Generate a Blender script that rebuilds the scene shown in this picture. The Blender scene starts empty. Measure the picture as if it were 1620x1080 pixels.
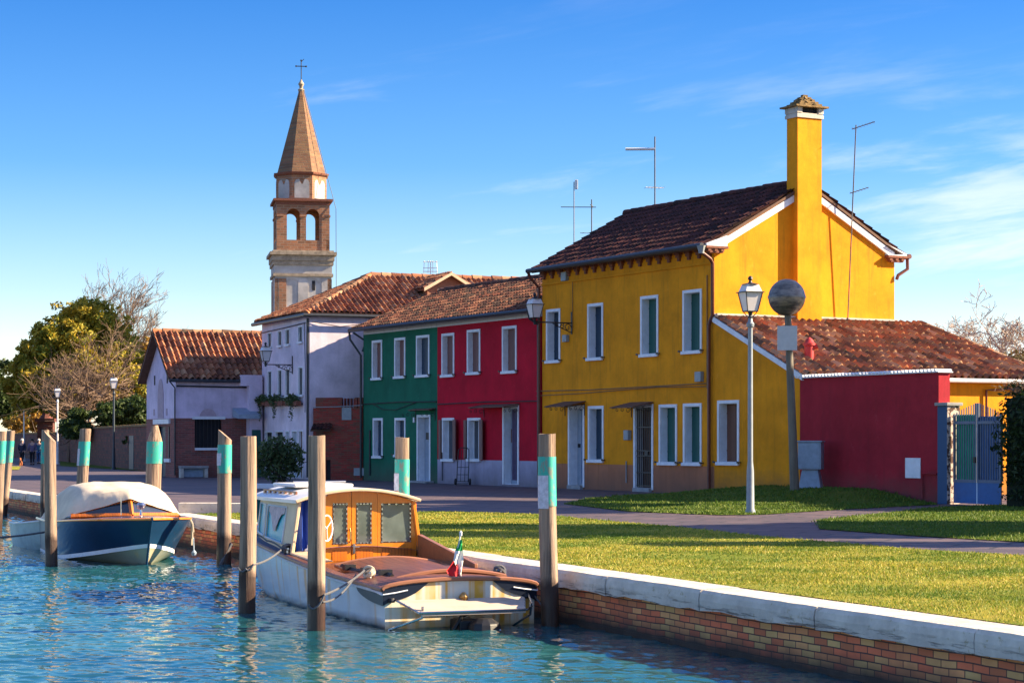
import bpy, bmesh, math, random
import numpy as np
from mathutils import Vector, Matrix
R = math.radians
random.seed(7); rng = np.random.default_rng(7)
S = bpy.context.scene
COL = S.collection

# ---------------------------------------------------------------- camera, sun, sky
EYE = 1.55; FPX = 3300.0; HZ = 695.0; CX = 810.0
cam_d = bpy.data.cameras.new("camera"); cam = bpy.data.objects.new("camera", cam_d); COL.objects.link(cam)
cam.location = (0, 0, EYE); cam.rotation_euler = (R(90), 0, 0)
cam_d.sensor_width = 36; cam_d.lens = 36 * FPX / 1620
cam_d.shift_y = (HZ - 540) / 1620; cam_d.clip_end = 9000; cam_d.clip_start = .1
S.camera = cam
S.view_settings.view_transform = 'Standard'; S.view_settings.look = 'None'
S.view_settings.exposure = 1.72; S.view_settings.gamma = 1
S.cycles.max_bounces = 6; S.cycles.diffuse_bounces = 3; S.cycles.glossy_bounces = 3
SUN_EL = R(28); SUN_H = Vector((.9985, .055, 0)).normalized()
sund = Vector((SUN_H.x * math.cos(SUN_EL), SUN_H.y * math.cos(SUN_EL), math.sin(SUN_EL)))
sl = bpy.data.lights.new("sun", 'SUN'); sl.energy = 5.0; sl.angle = R(.5); sl.color = (1, .80, .53)
so = bpy.data.objects.new("sun", sl); COL.objects.link(so); so.location = (60, 20, 40)
so.rotation_euler = sund.to_track_quat('Z', 'Y').to_euler()

W = bpy.data.worlds.new("World"); S.world = W; W.use_nodes = True
nt = W.node_tree; N = nt.nodes; L = nt.links
bg = N['Background']; bg.inputs[1].default_value = .088
sky = N.new('ShaderNodeTexSky'); sky.sky_type = 'NISHITA'; sky.sun_disc = False
sky.sun_elevation = SUN_EL; sky.sun_rotation = math.atan2(SUN_H.x, SUN_H.y)
sky.air_density = 1.0; sky.dust_density = .4; sky.ozone_density = 3
def mth(nodes, links, op, a, b=None, c=None, clamp=False):
    n = nodes.new('ShaderNodeMath'); n.operation = op; n.use_clamp = clamp
    for i, v in enumerate((a, b, c)):
        if v is None: continue
        if isinstance(v, (int, float)): n.inputs[i].default_value = v
        else: links.new(v, n.inputs[i])
    return n.outputs[0]
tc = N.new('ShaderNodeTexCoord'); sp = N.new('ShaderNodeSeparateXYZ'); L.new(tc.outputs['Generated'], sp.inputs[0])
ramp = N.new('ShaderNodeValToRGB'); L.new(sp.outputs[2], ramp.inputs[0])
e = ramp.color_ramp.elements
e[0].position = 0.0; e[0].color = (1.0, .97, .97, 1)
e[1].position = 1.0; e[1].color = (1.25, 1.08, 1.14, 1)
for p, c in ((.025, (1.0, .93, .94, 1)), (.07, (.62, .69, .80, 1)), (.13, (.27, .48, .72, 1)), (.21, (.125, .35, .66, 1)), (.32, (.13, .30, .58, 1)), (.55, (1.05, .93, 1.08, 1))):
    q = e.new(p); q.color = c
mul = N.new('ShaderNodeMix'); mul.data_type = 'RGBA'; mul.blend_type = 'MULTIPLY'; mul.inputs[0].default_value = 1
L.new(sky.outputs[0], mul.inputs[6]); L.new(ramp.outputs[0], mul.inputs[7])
# thin streaky clouds high in the air: noise on the direction projected to a plane overhead
def rng_map_w(v, a, b, c, d):
    n = N.new('ShaderNodeMapRange'); L.new(v, n.inputs[0])
    for i, q in enumerate((a, b, c, d)): n.inputs[i + 1].default_value = q
    return n.outputs[0]
az = mth(N, L, 'DIVIDE', sp.outputs[0], mth(N, L, 'MAXIMUM', mth(N, L, 'ABSOLUTE', sp.outputs[1]), .05))
cb = N.new('ShaderNodeCombineXYZ')
L.new(mth(N, L, 'MULTIPLY', az, 5.0), cb.inputs[0])
L.new(mth(N, L, 'ADD', mth(N, L, 'MULTIPLY', sp.outputs[2], 34.0), mth(N, L, 'MULTIPLY', az, -4.5)), cb.inputs[1])
cn = N.new('ShaderNodeTexNoise'); cn.inputs['Scale'].default_value = 1.15; cn.inputs['Detail'].default_value = 9; cn.inputs['Roughness'].default_value = .58
cn.inputs['Distortion'].default_value = .35
L.new(cb.outputs[0], cn.inputs['Vector'])
# more cloud towards the right-hand (sun) side
dens = mth(N, L, 'ADD', cn.outputs[0], mth(N, L, 'MULTIPLY', mth(N, L, 'MINIMUM', mth(N, L, 'MAXIMUM', az, -.3), .3), .42))
cr = N.new('ShaderNodeMapRange'); L.new(dens, cr.inputs[0])
cr.inputs[1].default_value = .535; cr.inputs[2].default_value = .78; cr.inputs[3].default_value = 0; cr.inputs[4].default_value = .75
cr.interpolation_type = 'SMOOTHSTEP'
chi = rng_map_w(sp.outputs[2], .115, .185, 1, .22)
cmask = mth(N, L, 'MULTIPLY', chi, mth(N, L, 'MULTIPLY', cr.outputs[0], mth(N, L, 'SUBTRACT', 1.0, mth(N, L, 'MULTIPLY', sp.outputs[2], 3.6), clamp=True), clamp=True))
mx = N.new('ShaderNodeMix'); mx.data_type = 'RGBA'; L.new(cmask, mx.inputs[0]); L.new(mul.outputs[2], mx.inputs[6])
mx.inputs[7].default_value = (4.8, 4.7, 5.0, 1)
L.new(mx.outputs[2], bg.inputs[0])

# ---------------------------------------------------------------- material helpers
def newmat(name):
    m = bpy.data.materials.new(name); m.use_nodes = True
    return m, m.node_tree.nodes, m.node_tree.links, m.node_tree.nodes['Principled BSDF']
def mixc(N, L, fac, a, b, mode='MIX'):
    n = N.new('ShaderNodeMix'); n.data_type = 'RGBA'; n.blend_type = mode
    if isinstance(fac, (int, float)): n.inputs[0].default_value = fac
    else: L.new(fac, n.inputs[0])
    for i, v in ((6, a), (7, b)):
        if isinstance(v, tuple): n.inputs[i].default_value = (*v[:3], 1)
        else: L.new(v, n.inputs[i])
    return n.outputs[2]
def noise(N, L, vec, scale, detail=4, rough=.6):
    n = N.new('ShaderNodeTexNoise'); n.inputs['Scale'].default_value = scale; n.inputs['Detail'].default_value = detail
    n.inputs['Roughness'].default_value = rough
    if vec is not None: L.new(vec, n.inputs['Vector'])
    return n.outputs[0]
def rng_map(N, L, v, a, b, c=0., d=1.):
    n = N.new('ShaderNodeMapRange'); L.new(v, n.inputs[0])
    for i, q in enumerate((a, b, c, d)): n.inputs[i + 1].default_value = q
    return n.outputs[0]
def objco(N, L, scale=(1, 1, 1)):
    t = N.new('ShaderNodeTexCoord'); m = N.new('ShaderNodeMapping'); m.inputs['Scale'].default_value = scale
    L.new(t.outputs['Object'], m.inputs[0]); return m.outputs[0]
def bump(N, L, P, h, strength=.3, dist=.02):
    b = N.new('ShaderNodeBump'); b.inputs['Strength'].default_value = strength; b.inputs['Distance'].default_value = dist
    L.new(h, b.inputs['Height']); L.new(b.outputs[0], P.inputs['Normal'])
def dark(c, f): return tuple(x * f for x in c[:3])

def flat(name, c, rough=.6, var=.25, scale=6, metal=0, bmp=.15, spec=.5):
    m, N, L, P = newmat(name)
    v = objco(N, L); n = noise(N, L, v, scale, 5)
    f = rng_map(N, L, n, .35, .68)
    L.new(mixc(N, L, f, dark(c, 1 - var), c), P.inputs['Base Color'])
    P.inputs['Roughness'].default_value = rough; P.inputs['Metallic'].default_value = metal
    P.inputs['Specular IOR Level'].default_value = spec
    if bmp: bump(N, L, P, noise(N, L, v, scale * 6, 3), bmp, .01)
    return m

def plaster(name, c, plinth=None, pz=.8, band=None, bz=None, streak=.35, rough=.9, ragged=.02):
    """painted lime render: blotches, rain streaks, damp foot; painted foot and top bands at a given height"""
    m, N, L, P = newmat(name)
    v = objco(N, L)
    t = N.new('ShaderNodeTexCoord'); s = N.new('ShaderNodeSeparateXYZ'); L.new(t.outputs['Object'], s.inputs[0])
    blot = rng_map(N, L, noise(N, L, v, .9, 6, .62), .32, .7)
    fine = rng_map(N, L, noise(N, L, v, 7, 5, .7), .3, .75)
    sv = objco(N, L, (5.0, 5.0, .45)); st = rng_map(N, L, noise(N, L, sv, 1.3, 5, .6), .52, .78)
    base = mixc(N, L, blot, dark(c, .62), c)
    pale = rng_map(N, L, noise(N, L, v, 2.6, 7, .7), .60, .72, 0, .35)
    base = mixc(N, L, pale, base, tuple(min(1, x * 1.1 + .06) for x in c))
    hair = rng_map(N, L, noise(N, L, objco(N, L, (1.3, 1.3, 2.2)), 2.2, 9, .8), .495, .505, 0, .5)
    hair = mth(N, L, 'MULTIPLY', hair, rng_map(N, L, noise(N, L, objco(N, L, (1.3, 1.3, 2.2)), 2.2, 9, .8), .515, .505))
    base = mixc(N, L, mth(N, L, 'MULTIPLY', hair, .6), base, dark(c, .5))
    base = mixc(N, L, mth(N, L, 'MULTIPLY', fine, .22), base, dark(c, 1.18))
    hgt = s.outputs[2]
    rag = mth(N, L, 'ADD', hgt, mth(N, L, 'MULTIPLY', noise(N, L, v, 9, 3), ragged))
    if plinth:
        pc = mixc(N, L, blot, dark(plinth, .78), plinth)
        base = mixc(N, L, mth(N, L, 'LESS_THAN', rag, pz), base, pc)
    if band:
        base = mixc(N, L, mth(N, L, 'GREATER_THAN', hgt, bz), base, band)
    base = mixc(N, L, mth(N, L, 'MULTIPLY', st, streak), base, mixc(N, L, .5, dark(c, .35), (.05, .045, .04)))
    foot = rng_map(N, L, mth(N, L, 'ADD', hgt, mth(N, L, 'MULTIPLY', noise(N, L, v, 2.5, 4), .7)), .35, 1.15, .6, 0)
    base = mixc(N, L, foot, base, (.10, .085, .07))
    L.new(base, P.inputs['Base Color']); P.inputs['Roughness'].default_value = rough
    P.inputs['Specular IOR Level'].default_value = .2
    bump(N, L, P, mth(N, L, 'ADD', noise(N, L, v, 28, 4), mth(N, L, 'MULTIPLY', noise(N, L, v, 3, 3), 2)), .28, .012)
    return m

def brick(name, c1, c2, mortar, bw=.26, bh=.075, msize=.008, wetz=None, wet=(.03, .022, .016), plast=None, mossz=None):
    m, N, L, P = newmat(name)
    t = N.new('ShaderNodeTexCoord'); s = N.new('ShaderNodeSeparateXYZ'); L.new(t.outputs['Object'], s.inputs[0])
    cb = N.new('ShaderNodeCombineXYZ'); L.new(mth(N, L, 'ADD', s.outputs[0], s.outputs[1]), cb.inputs[0])
    v0 = objco(N, L)
    L.new(mth(N, L, 'ADD', s.outputs[2], mth(N, L, 'MULTIPLY', noise(N, L, v0, 1.1, 2), .05)), cb.inputs[1])
    b = N.new('ShaderNodeTexBrick'); L.new(cb.outputs[0], b.inputs['Vector'])
    b.inputs['Scale'].default_value = 1; b.inputs['Brick Width'].default_value = bw; b.inputs['Row Height'].default_value = bh
    b.inputs['Mortar Size'].default_value = msize; b.inputs['Mortar Smooth'].default_value = .3; b.inputs['Bias'].default_value = -.1
    b.inputs['Color1'].default_value = (0, 0, 0, 1); b.inputs['Color2'].default_value = (1, 1, 1, 1); b.inputs['Mortar'].default_value = (.5, .5, .5, 1)
    r = N.new('ShaderNodeValToRGB'); L.new(b.outputs['Color'], r.inputs[0])
    el = r.color_ramp.elements; el[0].color = (*c1, 1); el[1].color = (*c2, 1)
    for p, cc in ((.3, tuple((a * .55 + d * .1) for a, d in zip(c1, c2))), (.6, tuple((a + d) / 2 for a, d in zip(c1, c2))), (.8, dark(c2, .7))):
        q = el.new(p); q.color = (*cc, 1)
    grime = rng_map(N, L, noise(N, L, v0, 2.2, 6, .65), .35, .7)
    col = mixc(N, L, b.outputs['Fac'], r.outputs[0], mortar)
    col = mixc(N, L, mth(N, L, 'MULTIPLY', grime, .35), col, dark(c1, .35))
    if plast:
        pm = rng_map(N, L, noise(N, L, v0, 1.6, 6, .6), .58, .63)
        col = mixc(N, L, pm, col, plast)
    if wetz is not None:
        zz = mth(N, L, 'ADD', s.outputs[2], mth(N, L, 'MULTIPLY', noise(N, L, v0, 2.0, 5), .16))
        col = mixc(N, L, rng_map(N, L, zz, wetz - .05, wetz + .16, 1, 0), col, mixc(N, L, grime, wet, dark(wet, 2)))
        if mossz is not None:
            col = mixc(N, L, rng_map(N, L, zz, mossz - .04, mossz + .05, .9, 0), col, (.085, .085, .055))
    L.new(col, P.inputs['Base Color']); P.inputs['Roughness'].default_value = .85
    h = mth(N, L, 'ADD', mth(N, L, 'MULTIPLY', b.outputs['Fac'], -1.0), mth(N, L, 'MULTIPLY', noise(N, L, v0, 30, 3), .5))
    bump(N, L, P, h, .6, .012)
    return m

def tilemat(name, cols, lichen=.3):
    m, N, L, P = newmat(name)
    uv = N.new('ShaderNodeUVMap'); s = N.new('ShaderNodeSeparateXYZ'); L.new(uv.outputs[0], s.inputs[0])
    cb = N.new('ShaderNodeCombineXYZ')
    L.new(mth(N, L, 'FLOOR', s.outputs[0]), cb.inputs[0]); L.new(mth(N, L, 'FLOOR', s.outputs[1]), cb.inputs[1])
    w = N.new('ShaderNodeTexWhiteNoise'); w.noise_dimensions = '2D'; L.new(cb.outputs[0], w.inputs['Vector'])
    r = N.new('ShaderNodeValToRGB'); r.color_ramp.interpolation = 'LINEAR'; L.new(w.outputs['Value'], r.inputs[0])
    el = r.color_ramp.elements; el[0].color = (*cols[0], 1); el[1].color = (*cols[-1], 1)
    for i, c in enumerate(cols[1:-1]):
        q = el.new((i + 1) / (len(cols) - 1)); q.color = (*c, 1)
    v = objco(N, L)
    l = rng_map(N, L, noise(N, L, v, 1.7, 8, .72), .50, .68, 0, lichen)
    col = mixc(N, L, l, r.outputs[0], (.055, .048, .036))
    l2 = rng_map(N, L, noise(N, L, v, 16, 4, .7), .60, .72, 0, lichen)
    col = mixc(N, L, l2, col, (.42, .34, .22))
    L.new(col, P.inputs['Base Color']); P.inputs['Roughness'].default_value = .85; P.inputs['Specular IOR Level'].default_value = .25
    bump(N, L, P, noise(N, L, v, 40, 3), .3, .008)
    return m

def wood(name, c, axis=2, rough=.55, planks=None, var=.45, gloss=0):
    m, N, L, P = newmat(name)
    sc = [14, 14, 14]; sc[axis] = .7
    v = objco(N, L, tuple(sc)); n = rng_map(N, L, noise(N, L, v, 1, 6, .65), .3, .72)
    col = mixc(N, L, n, dark(c, 1 - var), c)
    n2 = rng_map(N, L, noise(N, L, objco(N, L), 2.3, 4), .4, .7)
    col = mixc(N, L, mth(N, L, 'MULTIPLY', n2, .3), col, dark(c, 1.35))
    h = noise(N, L, v, 2.5, 4)
    if planks:
        ax, wdt = planks
        t = N.new('ShaderNodeTexCoord'); s = N.new('ShaderNodeSeparateXYZ'); L.new(t.outputs['Object'], s.inputs[0])
        fr = mth(N, L, 'FRACT', mth(N, L, 'DIVIDE', s.outputs[ax], wdt))
        gap = mth(N, L, 'LESS_THAN', fr, .09)
        idx = mth(N, L, 'FLOOR', mth(N, L, 'DIVIDE', s.outputs[ax], wdt))
        wn = N.new('ShaderNodeTexWhiteNoise'); wn.noise_dimensions = '1D'; L.new(idx, wn.inputs['W'])
        col = mixc(N, L, rng_map(N, L, wn.outputs['Value'], 0, 1, 0, .45), col, dark(c, .45))
        col = mixc(N, L, gap, col, dark(c, .18))
        h = mth(N, L, 'SUBTRACT', mth(N, L, 'MULTIPLY', h, .3), gap)
    L.new(col, P.inputs['Base Color']); P.inputs['Roughness'].default_value = rough
    if gloss: P.inputs['Coat Weight'].default_value = gloss; P.inputs['Coat Roughness'].default_value = .12
    bump(N, L, P, h, .3, .008)
    return m

def leafmat(name, cols, trans=.25, patch=.55, pmix=.5):
    m, N, L, P = newmat(name)
    g = N.new('ShaderNodeNewGeometry'); r = N.new('ShaderNodeValToRGB'); L.new(g.outputs['Random Per Island'], r.inputs[0])
    el = r.color_ramp.elements; el[0].color = (*cols[0], 1); el[1].color = (*cols[-1], 1)
    for i, c in enumerate(cols[1:-1]):
        q = el.new((i + 1) / (len(cols) - 1)); q.color = (*c, 1)
    t = N.new('ShaderNodeTexCoord'); n = rng_map(N, L, noise(N, L, t.outputs['Object'], patch, 5, .6), .44, .60)
    col = mixc(N, L, mth(N, L, 'MULTIPLY', n, pmix), r.outputs[0], cols[-1])
    L.new(col, P.inputs['Base Color']); P.inputs['Roughness'].default_value = .6; P.inputs['Specular IOR Level'].default_value = .3
    tr = N.new('ShaderNodeBsdfTranslucent'); L.new(col, tr.inputs[0])
    ms = N.new('ShaderNodeMixShader'); ms.inputs[0].default_value = trans
    L.new(P.outputs[0], ms.inputs[1]); L.new(tr.outputs[0], ms.inputs[2]); L.new(ms.outputs[0], N['Material Output'].inputs[0])
    return m

M = {}
M['yellow'] = plaster('yellow plaster', (.92, .34, .011), (.52, .20, .10), .80, streak=.42)
M['yellow_plain'] = plaster('plain yellow plaster', (.92, .34, .011), streak=.3)
M['crimson'] = plaster('crimson plaster', (.60, .009, .033), (.46, .42, .54), .86, (.66, .68, .74), 5.53, streak=.22)
M['green'] = plaster('green plaster', (.018, .165, .095), None, 0, (.66, .68, .74), 5.53, streak=.3)
M['maroon'] = plaster('maroon plaster', (.42, .026, .042), streak=.3)
M['lilac'] = plaster('pale lilac plaster', (.88, .76, .86), streak=.15)
M['white_pl'] = plaster('pale plaster', (.78, .66, .82), streak=.2)
M['whitep'] = flat('white paint', (.82, .84, .88), .55, .15, 5)
M['stone'] = flat('istrian stone', (.62, .57, .50), .85, .35, 3, bmp=.5)
M['blueshut'] = wood('dark blue shutter paint', (.012, .045, .09), 2, .5, (0, .09), .3)
M['greenshut'] = wood('green shutter paint', (.008, .12, .10), 2, .5, (0, .09), .3)
M['brownshut'] = wood('brown shutter wood', (.20, .085, .05), 2, .6, (0, .07), .3)
M['dimshut'] = wood('dark grey green shutter', (.035, .05, .055), 2, .5, (0, .07), .3)
M['pinkshut'] = wood('faded shutter wood', (.26, .12, .10), 2, .6, (0, .07), .3)
M['door'] = flat('pale door paint', (.34, .40, .48), .5, .15)
M['curtain'] = flat('door curtain cloth', (.28, .36, .52), .9, .3, 3)
M['darkin'] = flat('dark interior', (.015, .015, .02), .8, .3, bmp=0)
M['iron'] = flat('wrought iron', (.02, .02, .022), .5, .3)
M['gutter'] = flat('dark gutter metal', (.025, .03, .04), .45, .3)
M['copper'] = flat('red brown downpipe', (.16, .035, .02), .45, .35)
M['pipe_y'] = flat('ochre cable conduit', (.28, .15, .06), .7, .35)
M['greybox'] = flat('grey plastic box', (.30, .34, .36), .5, .2)
M['bluebox'] = flat('grey blue enamel', (.34, .44, .56), .55, .25)
M['rtile'] = tilemat('weathered coppi tiles', [(.10, .035, .022), (.26, .085, .04), (.38, .15, .07), (.16, .05, .03), (.45, .24, .13)], .75)
M['rtile_dark'] = tilemat('coppi tiles with shade painted in', [(.022, .011, .012), (.06, .021, .02), (.095, .03, .026), (.035, .015, .016)], .2)  # shade on the yellow house roof put into the tile colour
M['rtile_mid'] = tilemat('mossy coppi tiles with painted shade and glints', [(.03, .016, .015), (.20, .065, .035), (.06, .024, .02), (.035, .02, .016), (.30, .13, .07), (.10, .035, .026)], .95)  # mossy tiles; grazing shade and orange sun glints put into the colours
M['rtile_red'] = tilemat('orange coppi tiles', [(.09, .05, .032), (.40, .18, .085), (.20, .10, .055), (.56, .34, .19), (.12, .06, .04), (.50, .17, .07), (.30, .14, .075)], .9)
M['slab'] = flat('roof boarding', (.16, .08, .05), .8, .3)
M['corb'] = flat('brick corbels', (.28, .10, .06), .9, .45, 12, bmp=.5)
M['brick_wall'] = brick('old red brick', (.20, .05, .032), (.09, .035, .026), (.07, .045, .035), bw=.55, bh=.16, msize=.02)
M['brick_yard'] = brick('patched yard brick', (.42, .045, .03), (.26, .09, .05), (.17, .09, .06), bw=.24, bh=.07)
M['brick_chapel'] = brick('chapel brick', (.34, .09, .07), (.26, .10, .08), (.24, .17, .15))
M['brick_tower'] = brick('tower brick', (.46, .19, .09), (.34, .17, .09), (.34, .25, .17), bw=.5, bh=.18, msize=.02)
M['brick_quay'] = brick('canal brick', (.86, .20, .08), (.98, .58, .20), (.07, .05, .04), bw=.23, bh=.068, msize=.007, wetz=-.45, mossz=-.61)
M['spire'] = brick('spire brick', (.26, .12, .06), (.34, .18, .08), (.18, .14, .09), bw=.5, bh=.18, msize=.02)
M['tower_st'] = flat('tower plaster', (.58, .54, .50), .9, .35, 1.2, bmp=.4)
M['mast'] = flat('galvanised mast', (.20, .19, .19), .45, .3, metal=.6)
M['alum'] = flat('white aluminium', (.75, .75, .75), .4, .1)
M['lampgrey'] = flat('grey lamp paint', (.26, .30, .34), .5, .2)
M['lampdark'] = flat('dark lamp paint', (.03, .045, .06), .5, .2)
M['twig'] = flat('bare bark', (.22, .14, .09), .9, .35, bmp=0)
M['twig_red'] = flat('reddish twig bark', (.42, .22, .13), .9, .35, bmp=0)
M['bark'] = flat('tree bark', (.11, .075, .05), .95, .4, 8, bmp=.4)
M['pine'] = leafmat('pine foliage', [(.07, .11, .012), (.20, .22, .02), (.34, .29, .03), (.52, .34, .03)])
M['shrubdark'] = leafmat('dark shrub foliage', [(.012, .028, .010), (.035, .065, .015), (.07, .10, .02)])
M['autumn'] = leafmat('autumn foliage', [(.22, .11, .02), (.38, .20, .03), (.48, .26, .05), (.22, .20, .03)])
M['hedge'] = leafmat('hedge foliage', [(.008, .022, .010), (.02, .045, .014), (.04, .07, .02)])
M['plant'] = leafmat('potted plant foliage', [(.02, .05, .02), (.05, .09, .03), (.09, .13, .05)])
M['grass'] = leafmat('grass blades', [(.10, .19, .012), (.26, .30, .02), (.50, .42, .05), (.58, .44, .11), (.08, .17, .015)], .3, .42, .85)
M['grass_dk'] = leafmat('greener grass blades', [(.05, .11, .012), (.10, .18, .02), (.20, .23, .03), (.08, .15, .015)], .3)
M['vent'] = flat('red vent paint', (.50, .03, .03), .5, .2)
M['gate'] = flat('blue gate paint', (.02, .12, .36), .5, .2)
M['gatebar'] = flat('blue grey gate bars', (.12, .16, .24), .5, .2)
M['screen'] = flat('green screen cloth', (.03, .50, .26), .8, .3, 2)
M['canvas'] = flat('cream boat canvas', (.74, .62, .46), .9, .25, 2.5, bmp=.3)
M['rope'] = flat('grey rope', (.13, .13, .14), .9, .3, 30)
M['chrome'] = flat('chrome', (.6, .6, .62), .18, .1, metal=1, bmp=0)
M['rubber'] = flat('black rubber', (.015, .015, .017), .5, .3)
M['varnish'] = wood('varnished wood', (.86, .255, .012), 2, .3, None, .3, .6)
M['varnish_pl'] = wood('varnished plank panel', (.78, .20, .010), 2, .35, (0, .045), .3, .4)
M['deck'] = wood('brown deck planks', (.19, .065, .035), 1, .5, (0, .10), .35, .1)
M['deckedge'] = wood('deck edge wood', (.34, .14, .07), 0, .45, None, .3, .2)
M['navy'] = flat('dark navy paint', (.012, .018, .035), .3, .2, bmp=0)
M['bluetarp'] = flat('blue tarpaulin', (.015, .07, .42), .6, .25, 3, bmp=.3)
M['teak'] = wood('weathered teak slats', (.52, .42, .34), 0, .7, None, .3)
M['cream'] = flat('cream paint', (.76, .57, .36), .5, .2, 4)
M['boatwhite'] = flat('white gel paint', (.78, .77, .74), .35, .12, 3)
M['concrete'] = flat('grey stone', (.38, .38, .38), .9, .35, 4, bmp=.4)
M['skin'] = flat('skin', (.50, .30, .22), .6, .1, bmp=0)
M['coat_navy'] = flat('navy coat cloth', (.018, .022, .05), .9, .2)
M['coat_mauve'] = flat('mauve jacket cloth', (.16, .12, .20), .9, .2)
M['coat_blue'] = flat('blue jacket cloth', (.02, .09, .16), .9, .2)
M['trouser'] = flat('black trouser cloth', (.012, .012, .018), .9, .2)
M['jeans'] = flat('blue jeans cloth', (.04, .09, .2), .9, .2)
M['hatw'] = flat('pale wool', (.72, .62, .5), .9, .1)
M['hair'] = flat('dark hair', (.02, .014, .01), .7, .2)
M['furo'] = flat('orange and white fur', (.5, .16, .06), .9, .3, 9)

def glassmat(name, c, rough=.08, spec=.8):
    m, N, L, P = newmat(name)
    v = objco(N, L); n = rng_map(N, L, noise(N, L, v, 2.2, 4), .35, .65)
    L.new(mixc(N, L, n, dark(c, .55), c), P.inputs['Base Color']); P.inputs['Roughness'].default_value = rough
    P.inputs['Specular IOR Level'].default_value = spec; P.inputs['Coat Weight'].default_value = .6; P.inputs['Coat Roughness'].default_value = .04
    return m
M['pane_dark'] = glassmat('dark window glass', (.03, .04, .055))
M['pane_boat'] = glassmat('boat window glass', (.16, .20, .19))
M['pane_teal'] = flat('teal curtain behind perspex', (.02, .46, .58), .35, .2, 4, spec=.3)
M['lampglass'] = flat('frosted lamp glass', (.74, .70, .70), .25, .08, bmp=0)

# mooring post wood: dark and wet near the water, algae
def postmat():
    m, N, L, P = newmat('weathered post wood')
    v = objco(N, L, (16, 16, .8)); n = rng_map(N, L, noise(N, L, v, 1, 6, .65), .36, .78)
    g = N.new('ShaderNodeNewGeometry'); s = N.new('ShaderNodeSeparateXYZ'); L.new(g.outputs['Position'], s.inputs[0])
    col = mixc(N, L, n, (.15, .10, .07), (.54, .37, .26))
    crack = rng_map(N, L, noise(N, L, objco(N, L, (22, 22, .5)), 1.5, 3), .60, .64)
    col = mixc(N, L, mth(N, L, 'MULTIPLY', crack, .7), col, (.06, .04, .03))
    zz = mth(N, L, 'ADD', s.outputs[2], mth(N, L, 'MULTIPLY', noise(N, L, objco(N, L), 5, 4), .22))
    col = mixc(N, L, rng_map(N, L, zz, -.06, .06, 1, 0), col, (.05, .024, .016))
    col = mixc(N, L, rng_map(N, L, zz, -.58, -.45, 1, 0), col, (.012, .014, .008))
    L.new(col, P.inputs['Base Color']); L.new(rng_map(N, L, zz, -.3, 0, .4, .85), P.inputs['Roughness'])
    bump(N, L, P, mth(N, L, 'SUBTRACT', n, crack), .6, .015)
    return m
M['post'] = postmat()
def bandmat():
    m, N, L, P = newmat('turquoise painted band')
    v = objco(N, L)
    w = rng_map(N, L, noise(N, L, objco(N, L, (1, 1, .5)), 7, 6, .75), .53, .60)
    col = mixc(N, L, w, (.025, .38, .30), (.20, .24, .19))
    L.new(col, P.inputs['Base Color']); P.inputs['Roughness'].default_value = .55
    return m
M['band'] = bandmat()
M['notice'] = flat('torn paper notice', (.70, .66, .74), .8, .35, 18)

# hull paints
def hullmat(name, c, foot, fz, rust=.8, wetc=(.03, .035, .02), fq=4.2, th=.555):
    m, N, L, P = newmat(name)
    t = N.new('ShaderNodeTexCoord'); s = N.new('ShaderNodeSeparateXYZ'); L.new(t.outputs['Object'], s.inputs[0])
    v = objco(N, L)
    col = mixc(N, L, rng_map(N, L, noise(N, L, v, 2.5, 5), .3, .7), dark(c, .82), c)
    st = rng_map(N, L, noise(N, L, objco(N, L, (fq, fq, .12)), 1.25, 3, .5), th, th + .09, 0, rust)
    st = mth(N, L, 'MULTIPLY', st, rng_map(N, L, noise(N, L, v, 1.7, 3), .30, .55))
    col = mixc(N, L, st, col, (.75, .38, .04))
    zz = mth(N, L, 'ADD', s.outputs[2], mth(N, L, 'MULTIPLY', noise(N, L, v, 4, 4), .08))
    col = mixc(N, L, rng_map(N, L, zz, fz + .02, fz + .09, .7, 0), col, foot)
    col = mixc(N, L, rng_map(N, L, zz, fz - .01, fz + .025, 1, 0), col, wetc)
    L.new(col, P.inputs['Base Color']); P.inputs['Roughness'].default_value = .32
    P.inputs['Coat Weight'].default_value = .25
    bump(N, L, P, noise(N, L, v, 3.5, 4), .12, .02)
    return m
M['hull_white'] = hullmat('white hull paint', (.74, .76, .76), (.30, .24, .14), .09)
M['hull_stern'] = hullmat('rust streaked cream stern paint', (.84, .77, .62), (.55, .35, .12), .06, rust=1.0, fq=5.5, th=.46)
M['hull_navy'] = hullmat('navy hull paint', (.010, .045, .11), (.010, .045, .11), -.5, rust=0)
M['hull_bot'] = hullmat('pale bottom paint', (.40, .40, .30), (.20, .16, .06), .05, rust=.2)

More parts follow.
